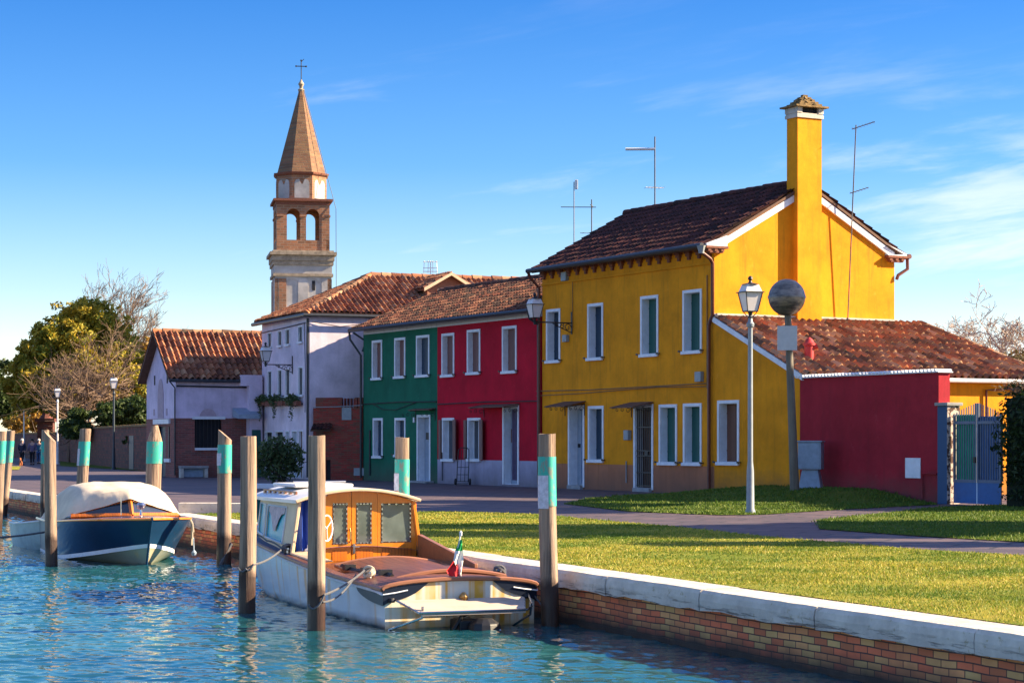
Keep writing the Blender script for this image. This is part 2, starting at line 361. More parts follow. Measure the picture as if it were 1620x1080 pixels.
# water, paving, lawn
def watermat():
    m, N, L, P = newmat('canal water')
    P.inputs['IOR'].default_value = 1.33; P.inputs['Roughness'].default_value = .05
    g = N.new('ShaderNodeNewGeometry')
    mp = N.new('ShaderNodeMapping'); L.new(g.outputs['Position'], mp.inputs[0])
    n = rng_map(N, L, noise(N, L, mp.outputs[0], .35, 3), .35, .65)
    L.new(mixc(N, L, n, (.006, .060, .085), (.024, .125, .13)), P.inputs['Base Color'])
    mp2 = N.new('ShaderNodeMapping'); mp2.inputs['Scale'].default_value = (6, 9, 1); L.new(g.outputs['Position'], mp2.inputs[0])
    bump(N, L, P, noise(N, L, mp2.outputs[0], 1.2, 3, .55), .12, .02)
    return m
M['water'] = watermat()
def pavemat():
    m, N, L, P = newmat('stone paving')
    g = N.new('ShaderNodeNewGeometry'); v = g.outputs['Position']
    mp = N.new('ShaderNodeMapping'); mp.inputs['Rotation'].default_value = (0, 0, R(24)); L.new(v, mp.inputs[0])
    b = N.new('ShaderNodeTexBrick'); L.new(mp.outputs[0], b.inputs['Vector'])
    b.inputs['Scale'].default_value = 1; b.inputs['Brick Width'].default_value = 1.3; b.inputs['Row Height'].default_value = .62
    b.inputs['Mortar Size'].default_value = .045; b.inputs['Color1'].default_value = (.075, .055, .066, 1); b.inputs['Color2'].default_value = (.15, .098, .10, 1)
    b.inputs['Mortar'].default_value = (.025, .022, .025, 1)
    col = mixc(N, L, rng_map(N, L, noise(N, L, v, .8, 6), .35, .7, 0, .6), b.outputs['Color'], (.06, .052, .065))
    L.new(col, P.inputs['Base Color']); P.inputs['Roughness'].default_value = .7
    bump(N, L, P, mth(N, L, 'SUBTRACT', noise(N, L, v, 9, 4), b.outputs['Fac']), .5, .012)
    return m
M['pave'] = pavemat()
def lawnmat(name, a, b2, c):
    m, N, L, P = newmat(name)
    g = N.new('ShaderNodeNewGeometry'); v = g.outputs['Position']
    n1 = rng_map(N, L, noise(N, L, v, .55, 5, .6), .38, .62); n2 = rng_map(N, L, noise(N, L, v, 9, 5, .7), .35, .7)
    col = mixc(N, L, n1, a, b2); col = mixc(N, L, mth(N, L, 'MULTIPLY', n2, .7), col, c)
    L.new(col, P.inputs['Base Color']); P.inputs['Roughness'].default_value = .95; P.inputs['Specular IOR Level'].default_value = .1
    bump(N, L, P, noise(N, L, v, 22, 5, .75), 1.0, .05)
    return m
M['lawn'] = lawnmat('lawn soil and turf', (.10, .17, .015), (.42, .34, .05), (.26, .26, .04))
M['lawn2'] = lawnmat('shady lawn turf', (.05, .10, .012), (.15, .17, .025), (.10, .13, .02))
M['earth'] = lawnmat('field earth', (.10, .12, .03), (.17, .15, .06), (.13, .12, .05))


M['rtile_cap'] = flat('mossy ochre tile', (.30, .19, .07), .9, .6, 9, bmp=.5)
M['corbp'] = flat('dormer terracotta render', (.42, .20, .12), .9, .25)
M['lilac_dk'] = flat('dusky niche plaster', (.50, .38, .44), .9, .2)
M['stone_w'] = flat('tower stone', (.48, .38, .27), .9, .5, 3, bmp=.5)
M['polewood'] = wood('dark grey pole wood', (.20, .17, .13), 2, .8)
M['board'] = flat('grey white board', (.60, .60, .60), .6, .12)

M['bluedeck'] = flat('dark blue deck paint', (.03, .06, .16), .5, .3)
M['deckblue'] = flat('varnished bow deck', (.16, .10, .14), .25, .3)
M['brass'] = flat('aged brass', (.55, .33, .12), .35, .2, metal=.8)
M['lace'] = flat('lace curtain', (.78, .60, .58), .9, .35, 12)
M['fgreen'] = flat('flag green', (.0, .30, .08), .8, .1)
M['fwhite'] = flat('flag white', (.78, .76, .72), .8, .1)
M['fred'] = flat('flag red', (.62, .02, .03), .8, .1)
M['boatpale'] = flat('pale green hull paint', (.42, .55, .55), .45, .25, 4)
M['twig_pale'] = flat('pale twig bark', (.42, .33, .27), .9, .3, bmp=0)
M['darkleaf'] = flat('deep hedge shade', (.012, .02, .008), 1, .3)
M['creeper'] = leafmat('brown creeper', [(.10, .07, .03), (.16, .11, .05), (.07, .07, .02)])
def pillarmat():
    m, N, L, P = newmat('pillar render with painted sun and shade')
    v = objco(N, L); n = rng_map(N, L, noise(N, L, v, 8, 5, .6), .5, .54)
    t = N.new('ShaderNodeTexCoord'); s = N.new('ShaderNodeSeparateXYZ'); L.new(t.outputs['Object'], s.inputs[0])
    side = mth(N, L, 'GREATER_THAN', s.outputs[0], .352)  # whitewash and brick; shaded front and dappled sunlit side painted into the colour
    col = mixc(N, L, mth(N, L, 'MULTIPLY', n, 1), (.62, .5, .42), (.10, .05, .035))
    L.new(mixc(N, L, side, (.05, .10, .19), col), P.inputs['Base Color']); P.inputs['Roughness'].default_value = .9
    return m
M['pillar'] = pillarmat()
M['stone_q'] = M['stone']

# ---------------------------------------------------------------- mesh helpers
class MB:
    def __init__(s): s.v = []; s.f = []; s.m = []; s.cur = 0
    def add(s, vs, fs):
        o = len(s.v); s.v += [tuple(p) for p in vs]
        for f in fs: s.f.append(tuple(i + o for i in f)); s.m.append(s.cur)
        return s
    def box(s, x0, x1, y0, y1, z0, z1):
        if x0 > x1: x0, x1 = x1, x0
        if y0 > y1: y0, y1 = y1, y0
        if z0 > z1: z0, z1 = z1, z0
        return s.add([(x0,y0,z0),(x1,y0,z0),(x1,y1,z0),(x0,y1,z0),(x0,y0,z1),(x1,y0,z1),(x1,y1,z1),(x0,y1,z1)],
            [(0,3,2,1),(4,5,6,7),(0,1,5,4),(1,2,6,5),(2,3,7,6),(3,0,4,7)])
    def quad(s, a, b, c, d): return s.add([a, b, c, d], [(0, 1, 2, 3)])
    def prism(s, bot, top):
        n = len(bot); return s.add(list(bot) + list(top), [tuple(range(n - 1, -1, -1)), tuple(range(n, 2 * n))] +
            [(i, (i + 1) % n, n + (i + 1) % n, n + i) for i in range(n)])
    def extrude(s, poly, vec):
        vec = Vector(vec); return s.prism([Vector(p) for p in poly], [Vector(p) + vec for p in poly])
    def tube(s, pts, r, seg=6, caps=True):
        pts = [Vector(p) for p in pts]; n = len(pts); rs = r if isinstance(r, (list, tuple)) else [r] * n
        rings = []; ref = None
        for i, p in enumerate(pts):
            d = (pts[min(i + 1, n - 1)] - pts[max(i - 1, 0)])
            if d.length < 1e-9: d = Vector((0, 0, 1))
            d.normalize()
            if ref is None:
                ref = Vector((0, 0, 1)) if abs(d.z) < .9 else Vector((1, 0, 0))
            a = ref - d * ref.dot(d)
            if a.length < 1e-4: a = d.orthogonal()
            a.normalize(); ref = a; b = d.cross(a)
            rings.append([p + (a * math.cos(2 * math.pi * k / seg) + b * math.sin(2 * math.pi * k / seg)) * rs[i] for k in range(seg)])
        vs = [q for ring in rings for q in ring]; fs = []
        for i in range(n - 1):
            for k in range(seg):
                k2 = (k + 1) % seg; fs.append((i * seg + k, i * seg + k2, (i + 1) * seg + k2, (i + 1) * seg + k))
        if caps: fs.append(tuple(range(seg - 1, -1, -1))); fs.append(tuple((n - 1) * seg + k for k in range(seg)))
        return s.add(vs, fs)
    def lathe(s, prof, c=(0, 0, 0), seg=16, rot=0):
        vs = []; fs = []
        for r, z in prof:
            for k in range(seg):
                a = 2 * math.pi * k / seg + rot; vs.append((c[0] + r * math.cos(a), c[1] + r * math.sin(a), c[2] + z))
        for i in range(len(prof) - 1):
            for k in range(seg):
                k2 = (k + 1) % seg; fs.append((i * seg + k, i * seg + k2, (i + 1) * seg + k2, (i + 1) * seg + k))
        fs.append(tuple(range(seg - 1, -1, -1))); fs.append(tuple((len(prof) - 1) * seg + k for k in range(seg)))
        return s.add(vs, fs)
    def loft(s, rings, closed=False, capa=False, capb=False):
        n = len(rings[0]); vs = [p for r in rings for p in r]; fs = []
        for i in range(len(rings) - 1):
            for k in range(n if closed else n - 1):
                k2 = (k + 1) % n; fs.append((i * n + k, i * n + k2, (i + 1) * n + k2, (i + 1) * n + k))
        if capa: fs.append(tuple(range(n - 1, -1, -1)))
        if capb: fs.append(tuple((len(rings) - 1) * n + k for k in range(n)))
        return s.add(vs, fs)
    def build(s, name, mat, parent=None, smooth=False, bevel=0, loc=None, rot=None, label=None, recalc=True):
        me = bpy.data.meshes.new(name); me.from_pydata(s.v, [], s.f); 
        mats = mat if isinstance(mat, (list, tuple)) else [mat]
        for q in mats: me.materials.append(M[q] if isinstance(q, str) else q)
        if len(mats) > 1:
            me.polygons.foreach_set('material_index', s.m)
        if recalc:
            bm = bmesh.new(); bm.from_mesh(me); bmesh.ops.recalc_face_normals(bm, faces=bm.faces); bm.to_mesh(me); bm.free()
        if smooth:
            me.polygons.foreach_set('use_smooth', [True] * len(me.polygons))
        me.update()
        o = bpy.data.objects.new(name, me); COL.objects.link(o)
        if parent: o.parent = parent
        if loc is not None: o.location = loc
        if rot is not None: o.rotation_euler = rot
        if smooth == 'auto' or (smooth and bevel == 0):
            try: me.set_sharp_from_angle(angle=R(40))
            except Exception: pass
        if bevel:
            b = o.modifiers.new('bevel', 'BEVEL'); b.width = bevel; b.segments = 2; b.limit_method = 'ANGLE'
        if label: o['label'] = label
        return o
def tag(o, label=None, cat=None, group=None, kind=None):
    if label: o['label'] = label
    if cat: o['category'] = cat
    if group: o['group'] = group
    if kind: o['kind'] = kind
    return o
def thing(name, label, cat, loc=(0, 0, 0), rz=0, group=None):
    o = bpy.data.objects.new(name, None); COL.objects.link(o); o.location = loc; o.rotation_euler = (0, 0, rz)
    o.empty_display_size = .2
    return tag(o, label, cat, group)
def copy_tree(o, parent=None):
    c = o.copy(); COL.objects.link(c); c.parent = parent
    for ch in [x for x in bpy.data.objects if x.parent == o and x != c]: copy_tree(ch, c)
    return c
def raw_mesh(name, verts, faces_n, nper, mat, parent=None):
    """numpy fast mesh: verts (V,3), faces index array (F*nper)"""
    me = bpy.data.meshes.new(name); V = len(verts); F = len(faces_n) // nper
    me.vertices.add(V); me.vertices.foreach_set('co', np.asarray(verts, dtype=np.float32).ravel())
    me.loops.add(F * nper); me.loops.foreach_set('vertex_index', np.asarray(faces_n, dtype=np.int32))
    me.polygons.add(F); me.polygons.foreach_set('loop_start', np.arange(F, dtype=np.int32) * nper)
    me.update(calc_edges=True); me.validate()
    me.materials.append(M[mat] if isinstance(mat, str) else mat)
    o = bpy.data.objects.new(name, me); COL.objects.link(o)
    if parent: o.parent = parent
    return o

class Frame:
    """a facade line standing on the ground: origin and direction; converts what the photograph shows into metres on it"""
    def __init__(s, o, d):
        s.o = Vector((o[0], o[1], 0)); d = Vector((d[0], d[1], 0)).normalized(); s.d = d
        s.n = Vector((-d.y, d.x, 0)); s.ang = math.atan2(d.y, d.x)
    def x(s, px, dep=0):
        k = (px - CX) / FPX; o = s.o + s.n * dep
        return (k * o.y - o.x) / (s.d.x - k * s.d.y)
    def z(s, px, py, dep=0):
        o = s.o + s.n * dep; y = o.y + s.d.y * s.x(px, dep); return EYE - (py - HZ) * y / FPX
    def sub(s, x): return Frame(s.o + s.d * x, s.d)
def G(px, py):
    d = EYE * FPX / (py - HZ); return ((px - CX) / FPX * d, d)

def tiles(name, mat, parent, o, du, dv, poly, pitch=.2, row=.36, r=.045, slab=.06, slabmat='slab', label=None):
    o = Vector(o); du = Vector(du).normalized(); dv = Vector(dv).normalized(); n = du.cross(dv)
    if n.z < 0: n = -n
    us = [p[0] for p in poly]; vs = [p[1] for p in poly]
    c0 = math.floor(min(us) / pitch); c1 = math.ceil(max(us) / pitch); r0 = math.floor(min(vs) / row); r1 = math.ceil(max(vs) / row)
    K = 6; nu = (c1 - c0) * K + 1; nr = (r1 - r0)
    verts = []; uvs = []
    for j in range(nr):
        jit = rng.normal(0, .007, c1 - c0 + 1)
        for e, (fv, hh) in enumerate(((-.03, .04), (.98, .0))):
            for i in range(nu):
                t = (i % K) / K; cidx = min(i // K, c1 - c0)
                h = r * 2 * (.5 + .5 * math.cos(2 * math.pi * (t - .5))) ** .75 + hh + (jit[cidx] if 0 < (i % K) < K else 0)
                u = (c0 + i / K) * pitch; v = (r0 + j + fv) * row + (jit[cidx] * 1.5 if e == 0 else 0)
                verts.append(o + du * u + dv * v + n * h); uvs.append((c0 + i / K, r0 + j + (.02 if e == 0 else .98)))
    faces = []
    for j in range(nr * 2 - 1):
        for i in range(nu - 1):
            a = j * nu + i; faces.append((a, a + 1, a + 1 + nu, a + nu))
    me = bpy.data.meshes.new(name); me.from_pydata(verts, [], faces)
    uvl = me.uv_layers.new(name='UVMap')
    li = np.zeros(len(me.loops), dtype=np.int32); me.loops.foreach_get('vertex_index', li)
    ua = np.array(uvs, dtype=np.float32)[li]
    # keep each face inside its own tile cell
    uf = ua.reshape(-1, 4, 2); cu = uf.mean(axis=1, keepdims=True); uf = cu + (uf - cu) * .9
    # riser faces between rows belong to the upper tile
    uvl.data.foreach_set('uv', uf.reshape(-1).astype(np.float32))
    bm = bmesh.new(); bm.from_mesh(me)
    np_ = len(poly); area = sum(poly[i][0] * poly[(i + 1) % np_][1] - poly[(i + 1) % np_][0] * poly[i][1] for i in range(np_))
    for i in range(np_):
        a = poly[i]; b = poly[(i + 1) % np_]; ex, ey = b[0] - a[0], b[1] - a[1]
        ox, oy = (ey, -ex) if area > 0 else (-ey, ex)
        bmesh.ops.bisect_plane(bm, geom=bm.verts[:] + bm.edges[:] + bm.faces[:], plane_co=o + du * a[0] + dv * a[1],
                               plane_no=du * ox + dv * oy, clear_outer=True)
    for f in bm.faces: f.smooth = True
    # boarding under the tiles
    if slab:
        top = [bm.verts.new(o + du * p[0] + dv * p[1] + n * .012) for p in poly]
        bot = [bm.verts.new(o + du * p[0] + dv * p[1] - n * slab) for p in poly]
        fs = [bm.faces.new(top), bm.faces.new(bot[::-1])]
        for i in range(np_): fs.append(bm.faces.new((top[i], bot[i], bot[(i + 1) % np_], top[(i + 1) % np_])))
        for f in fs: f.material_index = 1
    bmesh.ops.recalc_face_normals(bm, faces=bm.faces)
    bm.to_mesh(me); bm.free()
    me.materials.append(M[mat]); me.materials.append(M[slabmat])
    try: me.set_sharp_from_angle(angle=R(50))
    except Exception: pass
    ob = bpy.data.objects.new(name, me); COL.objects.link(ob); ob.parent = parent
    if label: ob['label'] = label
    return ob
def ridge(parent, mat, a, b, r=.10, name='ridge_tiles'):
    a = Vector(a); b = Vector(b); n = max(2, int((b - a).length / .42)); mb = MB()
    for i in range(n):
        p = a.lerp(b, i / n); q = a.lerp(b, (i + 1.06) / n); j = random.uniform(-.012, .012)
        mb.tube([p + Vector((0, 0, j)), q + Vector((0, 0, j))], [r * 1.08, r * .9], 10)
    o = mb.build(name, mat, parent, smooth=True)
    me = o.data; uvl = me.uv_layers.new(name='UVMap')
    for p in me.polygons:
        k = p.index // 12
        for l in p.loop_indices: uvl.data[l].uv = (k + .5, .5)
    return o

def wall_front(mb, x0, x1, z0, z1, holes, y=0.):
    xs = sorted(set([x0, x1] + [h[0] for h in holes] + [h[1] for h in holes]))
    zs = sorted(set([z0, z1] + [h[2] for h in holes] + [h[3] for h in holes]))
    for i in range(len(xs) - 1):
        for j in range(len(zs) - 1):
            cx = (xs[i] + xs[i + 1]) / 2; cz = (zs[j] + zs[j + 1]) / 2
            if any(h[0] < cx < h[1] and h[2] < cz < h[3] for h in holes): continue
            mb.quad((xs[i], y, zs[j]), (xs[i + 1], y, zs[j]), (xs[i + 1], y, zs[j + 1]), (xs[i], y, zs[j + 1]))

def window(P, F, rect, fw=.09, dep=.2, shut='greenshut', frame='whitep', name='window', sill=True, hooks=True, open_sh=None, inner='pane_dark', door=None, off=0.):
    """a framed opening in the facade; returns its hole in the wall"""
    m = (rect[0] + rect[2]) / 2
    x0, x1 = F.x(rect[0]), F.x(rect[2]); z1, z0 = F.z(m, rect[1]), F.z(m, rect[3])
    if door: z0 = 0.06
    mb = MB(); t = .03; lip = .0 if door else fw * .8
    a, b, c, d = x0 + fw, x1 - fw, z0 + (lip if not door else 0), z1 - fw
    mb.box(x0, a, -t, .0, z0, z1); mb.box(b, x1, -t, .0, z0, z1); mb.box(a, b, -t, .0, d, z1)
    if not door: mb.box(a, b, -t, .0, z0, c)
    # lining of the reveal
    th = .012
    mb.box(a, a + th, -.0, dep, c, d); mb.box(b - th, b, -.0, dep, c, d); mb.box(a + th, b - th, -.0, dep, d - th, d)
    mb.box(a + th, b - th, -.0, dep, c, c + th)
    w = mb.build(name, frame, P, bevel=.006)
    if sill and not door:
        MB().box(x0 - .02, x1 + .02, -.085, -.031, z0 - .02, z0 + .07).build('sill', frame, w, bevel=.006)
    if hooks and not door:
        for xx in (x0 - .07, x1 + .05):
            MB().box(xx, xx + .02, -.10, 0, z0 + .05, z0 + .08).box(xx - .03, xx + .05, -.12, -.10, z0 + .045, z0 + .10).build('shutter_hook', 'iron', w)
    y = dep - .002
    if door: pass
    elif open_sh:
        MB().box(a - .01, b + .01, y, y + .02, c - .01, d + .01).build('pane', inner, w)
        mb = MB(); mx_ = (a + b) / 2
        mb.box(mx_ - .02, mx_ + .02, y - .03, y - .002, c + th, d - th).box(a + th, a + .05, y - .03, y - .002, c + th, d - th).box(b - .05, b - th, y - .03, y - .002, c + th, d - th)
        mb.build('sash', 'whitep', w)
        sw = (b - a) / 2
        for sgn, xx in ((-1, x0), (1, x1)):
            q = MB().box(0, sw, -.02, .02, z0 + .05, d + .02)
            q.build('shutter', open_sh, w, loc=(xx, -.06, 0), rot=(0, 0, math.pi - R(14) if sgn < 0 else R(14) * -1))
    else:
        mx_ = (a + b) / 2
        for p_, q_ in ((a + th, mx_ - .008), (mx_ + .008, b - th)):
            k = MB().box(p_, q_, y - .035, y, c + th, d - th)
            for zz in (.18, .82): k.box(p_, q_ - .01, y - .043, y - .035, c + (d - c) * zz, c + (d - c) * zz + .05)
            k.build('shutter', shut, w)
        MB().box(a - .02, b + .02, y + .02, y + .04, c - .02, d + .02).build('pane', 'darkin', w)
    return (a, b, c, d), w

def canopy(P, F, x0, x1, z, out=.75, drop=.16, mat='slab'):
    c = MB().extrude([(x0, -.01, z), (x0, -out, z - drop), (x0, -out, z - drop + .03), (x0, -.01, z + .03)], (x1 - x0, 0, 0)).build('canopy', mat, P, bevel=.004)
    for xx in (x0 + .06, x1 - .06):
        mb = MB(); mb.tube([(xx, -.02, z - .06), (xx, -out + .05, z - drop - .01)], .012, 5); mb.tube([(xx, -.02, z - .05), (xx, -.02, z - .42)], .012, 5)
        for cy, cz, rr, t0 in ((-.13, z - .22, .09, 0), (-.33, z - .2, .07, 1), (-.52, z - .21, .055, 2)):
            mb.tube([(xx, cy + rr * math.cos(t0 + k * .7) * (1 - k * .07), cz + rr * math.sin(t0 + k * .7) * (1 - k * .07)) for k in range(11)], .009, 4)
        mb.build('bracket', 'iron', c)
    return c
# ================================================================ THE SETTING
QX, QK = 10.88, .414                       # canal edge: X = QX - QK * Y
def qx(y, w=0.): return QX + w * 1.082 - QK * y
WZ = -.66
def sheet(name, poly, z, mat):
    mb = MB(); mb.add([(p[0], p[1], z) for p in poly], [tuple(range(len(poly)))])
    return tag(mb.build(name, mat), kind='structure')
sheet('ground', [(qx(-40, .2), -40), (900, -40), (4000, 3000), (4000, 8000), (-3300, 8000), (qx(400, .2), 400)], -.06, 'earth')
sheet('pavement', [(qx(2, .3), 2), (26, 2), (26, 45), (12, 62), (-8, 130), (-26, 190), (qx(190, .3), 190)], 0.0, 'pave')

# water: real waves near the camera, one flat sheet beyond
def water():
    ys = [4.0]
    while ys[-1] < 75: ys.append(ys[-1] + max(.04, ys[-1] * .0026))
    ys = np.array(ys); nx = 420
    t = np.linspace(0, 1, nx)
    left = -ys * .30 - 2.0; right = QX + .0 - QK * ys
    left = np.minimum(left, right - 3)
    X = left[:, None] + (right - left)[:, None] * t[None, :]; Y = np.repeat(ys[:, None], nx, 1)
    Z = np.zeros_like(X)
    r2 = np.random.default_rng(3)
    for k in range(80):
        lam = .17 * (1.033 ** k) * (1 + r2.random() * .2); th = r2.normal(1.45, .62); amp = lam * .0048 * (1 if lam < .6 else (.6 / lam) ** 1.3)
        ph = r2.random() * 6.28; kx, ky = math.cos(th), math.sin(th)
        s = np.sin((X * kx + Y * ky) * 2 * math.pi / lam + ph)
        Z += amp * (1 - np.abs(s) * 1.2)
    Z *= .85 + .3 * np.sin(X * .35 + Y * .12) * np.sin(Y * .23)
    V = np.stack([X, Y, Z], -1).reshape(-1, 3)
    V[:, 2] += WZ - .0
    ny = len(ys); i = np.arange(ny - 1)[:, None] * nx + np.arange(nx - 1)[None, :]
    F = np.stack([i, i + 1, i + 1 + nx, i + nx], -1).reshape(-1)
    nV = len(V)
    far = np.array([(-4000, -300, WZ - .05), (30, -300, WZ - .05), (qx(8000) , 8000, WZ - .05), (-4000, 8000, WZ - .05)], dtype=float)
    far[2] = (qx(300), 300, WZ - .05); far = np.vstack([far, [(-4000, 3000, WZ - .05)]]); far = far[[0, 1, 2, 4]]
    V = np.vstack([V, far]); F = np.concatenate([F, [nV, nV + 1, nV + 2, nV + 3]])
    o = raw_mesh('water', V, F, 4, 'water'); o.data.polygons.foreach_set('use_smooth', [True] * len(o.data.polygons))
    return tag(o, kind='structure')
water()

# the quay: brick face with a kerb of long stone blocks
QA = math.atan2(-1, QK)                     # local x runs along the canal edge towards the camera, local y inland
quay = thing('canal_quay', 'long low brick canal wall with pale stone coping beside the water', 'quay', (qx(120), 120, 0), math.atan2(-1, QK))
QL = 125.0
def quay_face():
    mb = MB(); mb.quad((0, .03, -1.6), (QL, .03, -1.6), (QL, .03, -.2), (0, .03, -.2)); mb.quad((0, .03, -.2), (QL, .03, -.2), (QL, .4, -.2), (0, .4, -.2))
    mb.build('brick_face', 'brick_quay', quay)
    mb = MB(); x = 0; k = 0
    while x < QL:
        ln = random.uniform(1.9, 2.7); n = max(3, int(ln / .22)); z0 = random.uniform(-.006, .006); y0 = random.uniform(-.012, .012)
        rings = []
        for j in range(n + 1):
            xx = x + .006 + (ln - .012) * j / n
            a, b, c = (random.uniform(-.008, .008) for _ in range(3))
            c2 = random.uniform(0, .02)
            rings.append([(xx, y0 - .05 + a * .5, -.215 + c2 + random.uniform(-.01, .01)), (xx, y0 - .055 + a, -.10), (xx, y0 - .045 + a, -.035 + z0 + b), (xx, y0 - .02 + b, z0 + .004 + a * .3), (xx, .42, z0 + .012), (xx, .42, -.22)])
        mb.loft(rings, True, True, True); x += ln; k += 1
    mb.build('stone_coping', 'stone_q', quay)
def stonemat():
    m, N, L, P = newmat('weathered coping stone')
    v = objco(N, L); n = rng_map(N, L, noise(N, L, v, 2.2, 6, .65), .35, .7)
    col = mixc(N, L, n, (.72, .64, .54), (.46, .40, .34))
    t = N.new('ShaderNodeTexCoord'); s = N.new('ShaderNodeSeparateXYZ'); L.new(t.outputs['Object'], s.inputs[0])
    st = objco(N, L, (1.2, 1.2, 16)); crack = rng_map(N, L, noise(N, L, st, 1.6, 6, .7), .53, .60)
    low = rng_map(N, L, mth(N, L, 'ADD', s.outputs[2], mth(N, L, 'MULTIPLY', noise(N, L, v, 6, 4), .12)), -.17, -.03, 1, 0)
    col = mixc(N, L, mth(N, L, 'MULTIPLY', crack, low), col, (.10, .07, .055))
    col = mixc(N, L, rng_map(N, L, noise(N, L, v, 11, 5, .7), .60, .66, 0, .5), col, (.30, .22, .06))
    L.new(col, P.inputs['Base Color']); P.inputs['Roughness'].default_value = .9
    bump(N, L, P, mth(N, L, 'SUBTRACT', noise(N, L, v, 14, 6, .7), mth(N, L, 'MULTIPLY', crack, low)), .7, .02)
    return m
M['stone_q'] = stonemat()
quay_face()
# low stone kerb between the lawn and the pavement
k = MB(); x = -7.0
while x < -2.4:
    k.box(x, x + .94, 43.75, 44.1, 0, .22 + random.uniform(-.004, .004)); x += .95
tag(k.build('stone_kerb', 'stone_q', bevel=.012), 'low pale stone kerb between the lawn and the dark pavement behind the posts', 'kerb')

# lawns
YO = (5.70, 58.8); YD = (.483, -.876)
FY = Frame(YO, YD)
def mound(x, y):
    dx, dy = x - YO[0], y - YO[1]; u = dx * FY.d.x + dy * FY.d.y; d = abs(dx * FY.n.x + dy * FY.n.y)
    def ss(a, b, t): t = min(1, max(0, (t - a) / (b - a))); return t * t * (3 - 2 * t)
    return .30 * math.exp(-(d / 3.0) ** 2) * ss(.0, 3.0, u) * (1 - ss(7.0, 9.8, u))
lawn_near = [(qx(43.4, .45), 43.4), (qx(4, .45), 4), (24, 4), (18, 10), (12, 19), (6.79, 27.65), (5.35, 29.9), (3.95, 33.4), (2.71, 37.3), (1.46, 40.3), (.66, 42.9), (-1.78, 44.9), (-2.4, 43.6)]
lawn_a = [(1.25, 50.1), (2.0, 54.0), (3.3, 57.8), (5.3, 59.0), (10.2, 50.35), (10.1, 49.6), (6.7, 45.3), (5.2, 43.0), (4.3, 42.6), (2.5, 44.8)]
lawn_b = [(5.86, 40.0), (9.6, 47.4), (11.6, 49.4), (17, 51), (24, 40), (24, 12), (20, 16), (13.6, 23.0), (7.7, 31.4), (6.5, 33.4), (5.3, 36.0)]
def lawn(name, poly, mat, step=None):
    bm = bmesh.new(); bm.faces.new([bm.verts.new((p[0], p[1], 0)) for p in poly])
    if step:
        x0, x1 = min(p[0] for p in poly), max(p[0] for p in poly); y0, y1 = min(p[1] for p in poly), max(p[1] for p in poly)
        for a, b, ax in ((x0, x1, 0), (y0, y1, 1)):
            t = a + step
            while t < b:
                co = [0, 0, 0]; co[ax] = t; no = [0, 0, 0]; no[ax] = 1
                bmesh.ops.bisect_plane(bm, geom=bm.verts[:] + bm.edges[:] + bm.faces[:], plane_co=co, plane_no=no); t += step
    for v in bm.verts: v.co.z = .014 + mound(v.co.x, v.co.y)
    bmesh.ops.recalc_face_normals(bm, faces=bm.faces)
    if bm.faces[:][0].normal.z < 0: bmesh.ops.reverse_faces(bm, faces=bm.faces[:])
    me = bpy.data.meshes.new(name); bm.to_mesh(me); bm.free(); me.materials.append(M[mat])
    for p in me.polygons: p.use_smooth = True
    o = bpy.data.objects.new(name, me); COL.objects.link(o); return tag(o, kind='structure')
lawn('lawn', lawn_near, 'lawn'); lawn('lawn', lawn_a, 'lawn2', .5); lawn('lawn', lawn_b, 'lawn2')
def inpoly(X, Y, poly):
    r = np.zeros(len(X), bool); n = len(poly)
    for i in range(n):
        x0, y0 = poly[i]; x1, y1 = poly[(i + 1) % n]
        if y0 == y1: continue
        c = ((y0 > Y) != (y1 > Y)) & (X < (x1 - x0) * (Y - y0) / (y1 - y0) + x0); r ^= c
    return r
def grass(name, poly, mat, dens, label, hscale=1.):
    xs = [p[0] for p in poly]; ys = [p[1] for p in poly]; x0, x1, y0, y1 = min(xs), max(xs), max(12, min(ys)), max(ys)
    n = int((x1 - x0) * (y1 - y0) * dens); X = rng.uniform(x0, x1, n); Y = rng.uniform(y0, y1, n)
    keep = inpoly(X + rng.normal(0, .05, n), Y + rng.normal(0, .16, n), poly) & (X > QX + .40 * 1.082 - QK * Y) & (X > -Y * .28 - .5) & (X < Y * .36 + 2.5) & (rng.random(n) < np.minimum(1, (18 / Y) ** 1.35))
    # bare and lush patches
    pt = np.sin(X * 1.9 + np.sin(Y * 1.3) * 1.5) * np.sin(Y * 2.3 + X * .7) + rng.normal(0, .45, n)
    keep &= (pt > -.75) & ((np.sin(X * .8 + 2 * np.sin(Y * .45)) * np.sin(Y * .9 - X * .5) + rng.normal(0, .35, n)) > -.72)
    X, Y, pt = X[keep], Y[keep], pt[keep]; n = len(X)
    Zg = np.array([mound(a, b) for a, b in zip(X, Y)]) + .012
    h = (rng.uniform(.008, .026, n) + np.maximum(0, pt) * .010) * hscale * np.where(rng.random(n) < .02, 1.9, 1)
    w = rng.uniform(.004, .008, n) * np.maximum(1, Y / 18); a = rng.uniform(0, 2 * math.pi, n); la = rng.uniform(0, 2 * math.pi, n); ln = rng.uniform(.1, .9, n) * h
    B = np.stack([X, Y, Zg], -1); D = np.stack([np.cos(a) * w, np.sin(a) * w, 0 * w], -1)
    T = B + np.stack([np.cos(la) * ln, np.sin(la) * ln, h], -1)
    V = np.stack([B - D, B + D, T], 1).reshape(-1, 3)
    o = raw_mesh(name, V, np.arange(n * 3), 3, mat); return tag(o, label, 'grass', kind='stuff')
grass('grass', lawn_near, 'grass', 2200, 'short yellow green grass on the sunlit lawn by the canal')
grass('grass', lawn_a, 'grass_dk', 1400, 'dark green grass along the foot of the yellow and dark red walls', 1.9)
grass('grass', lawn_b, 'grass_dk', 1100, 'green grass right of the brick path below the hedge', 1.6)
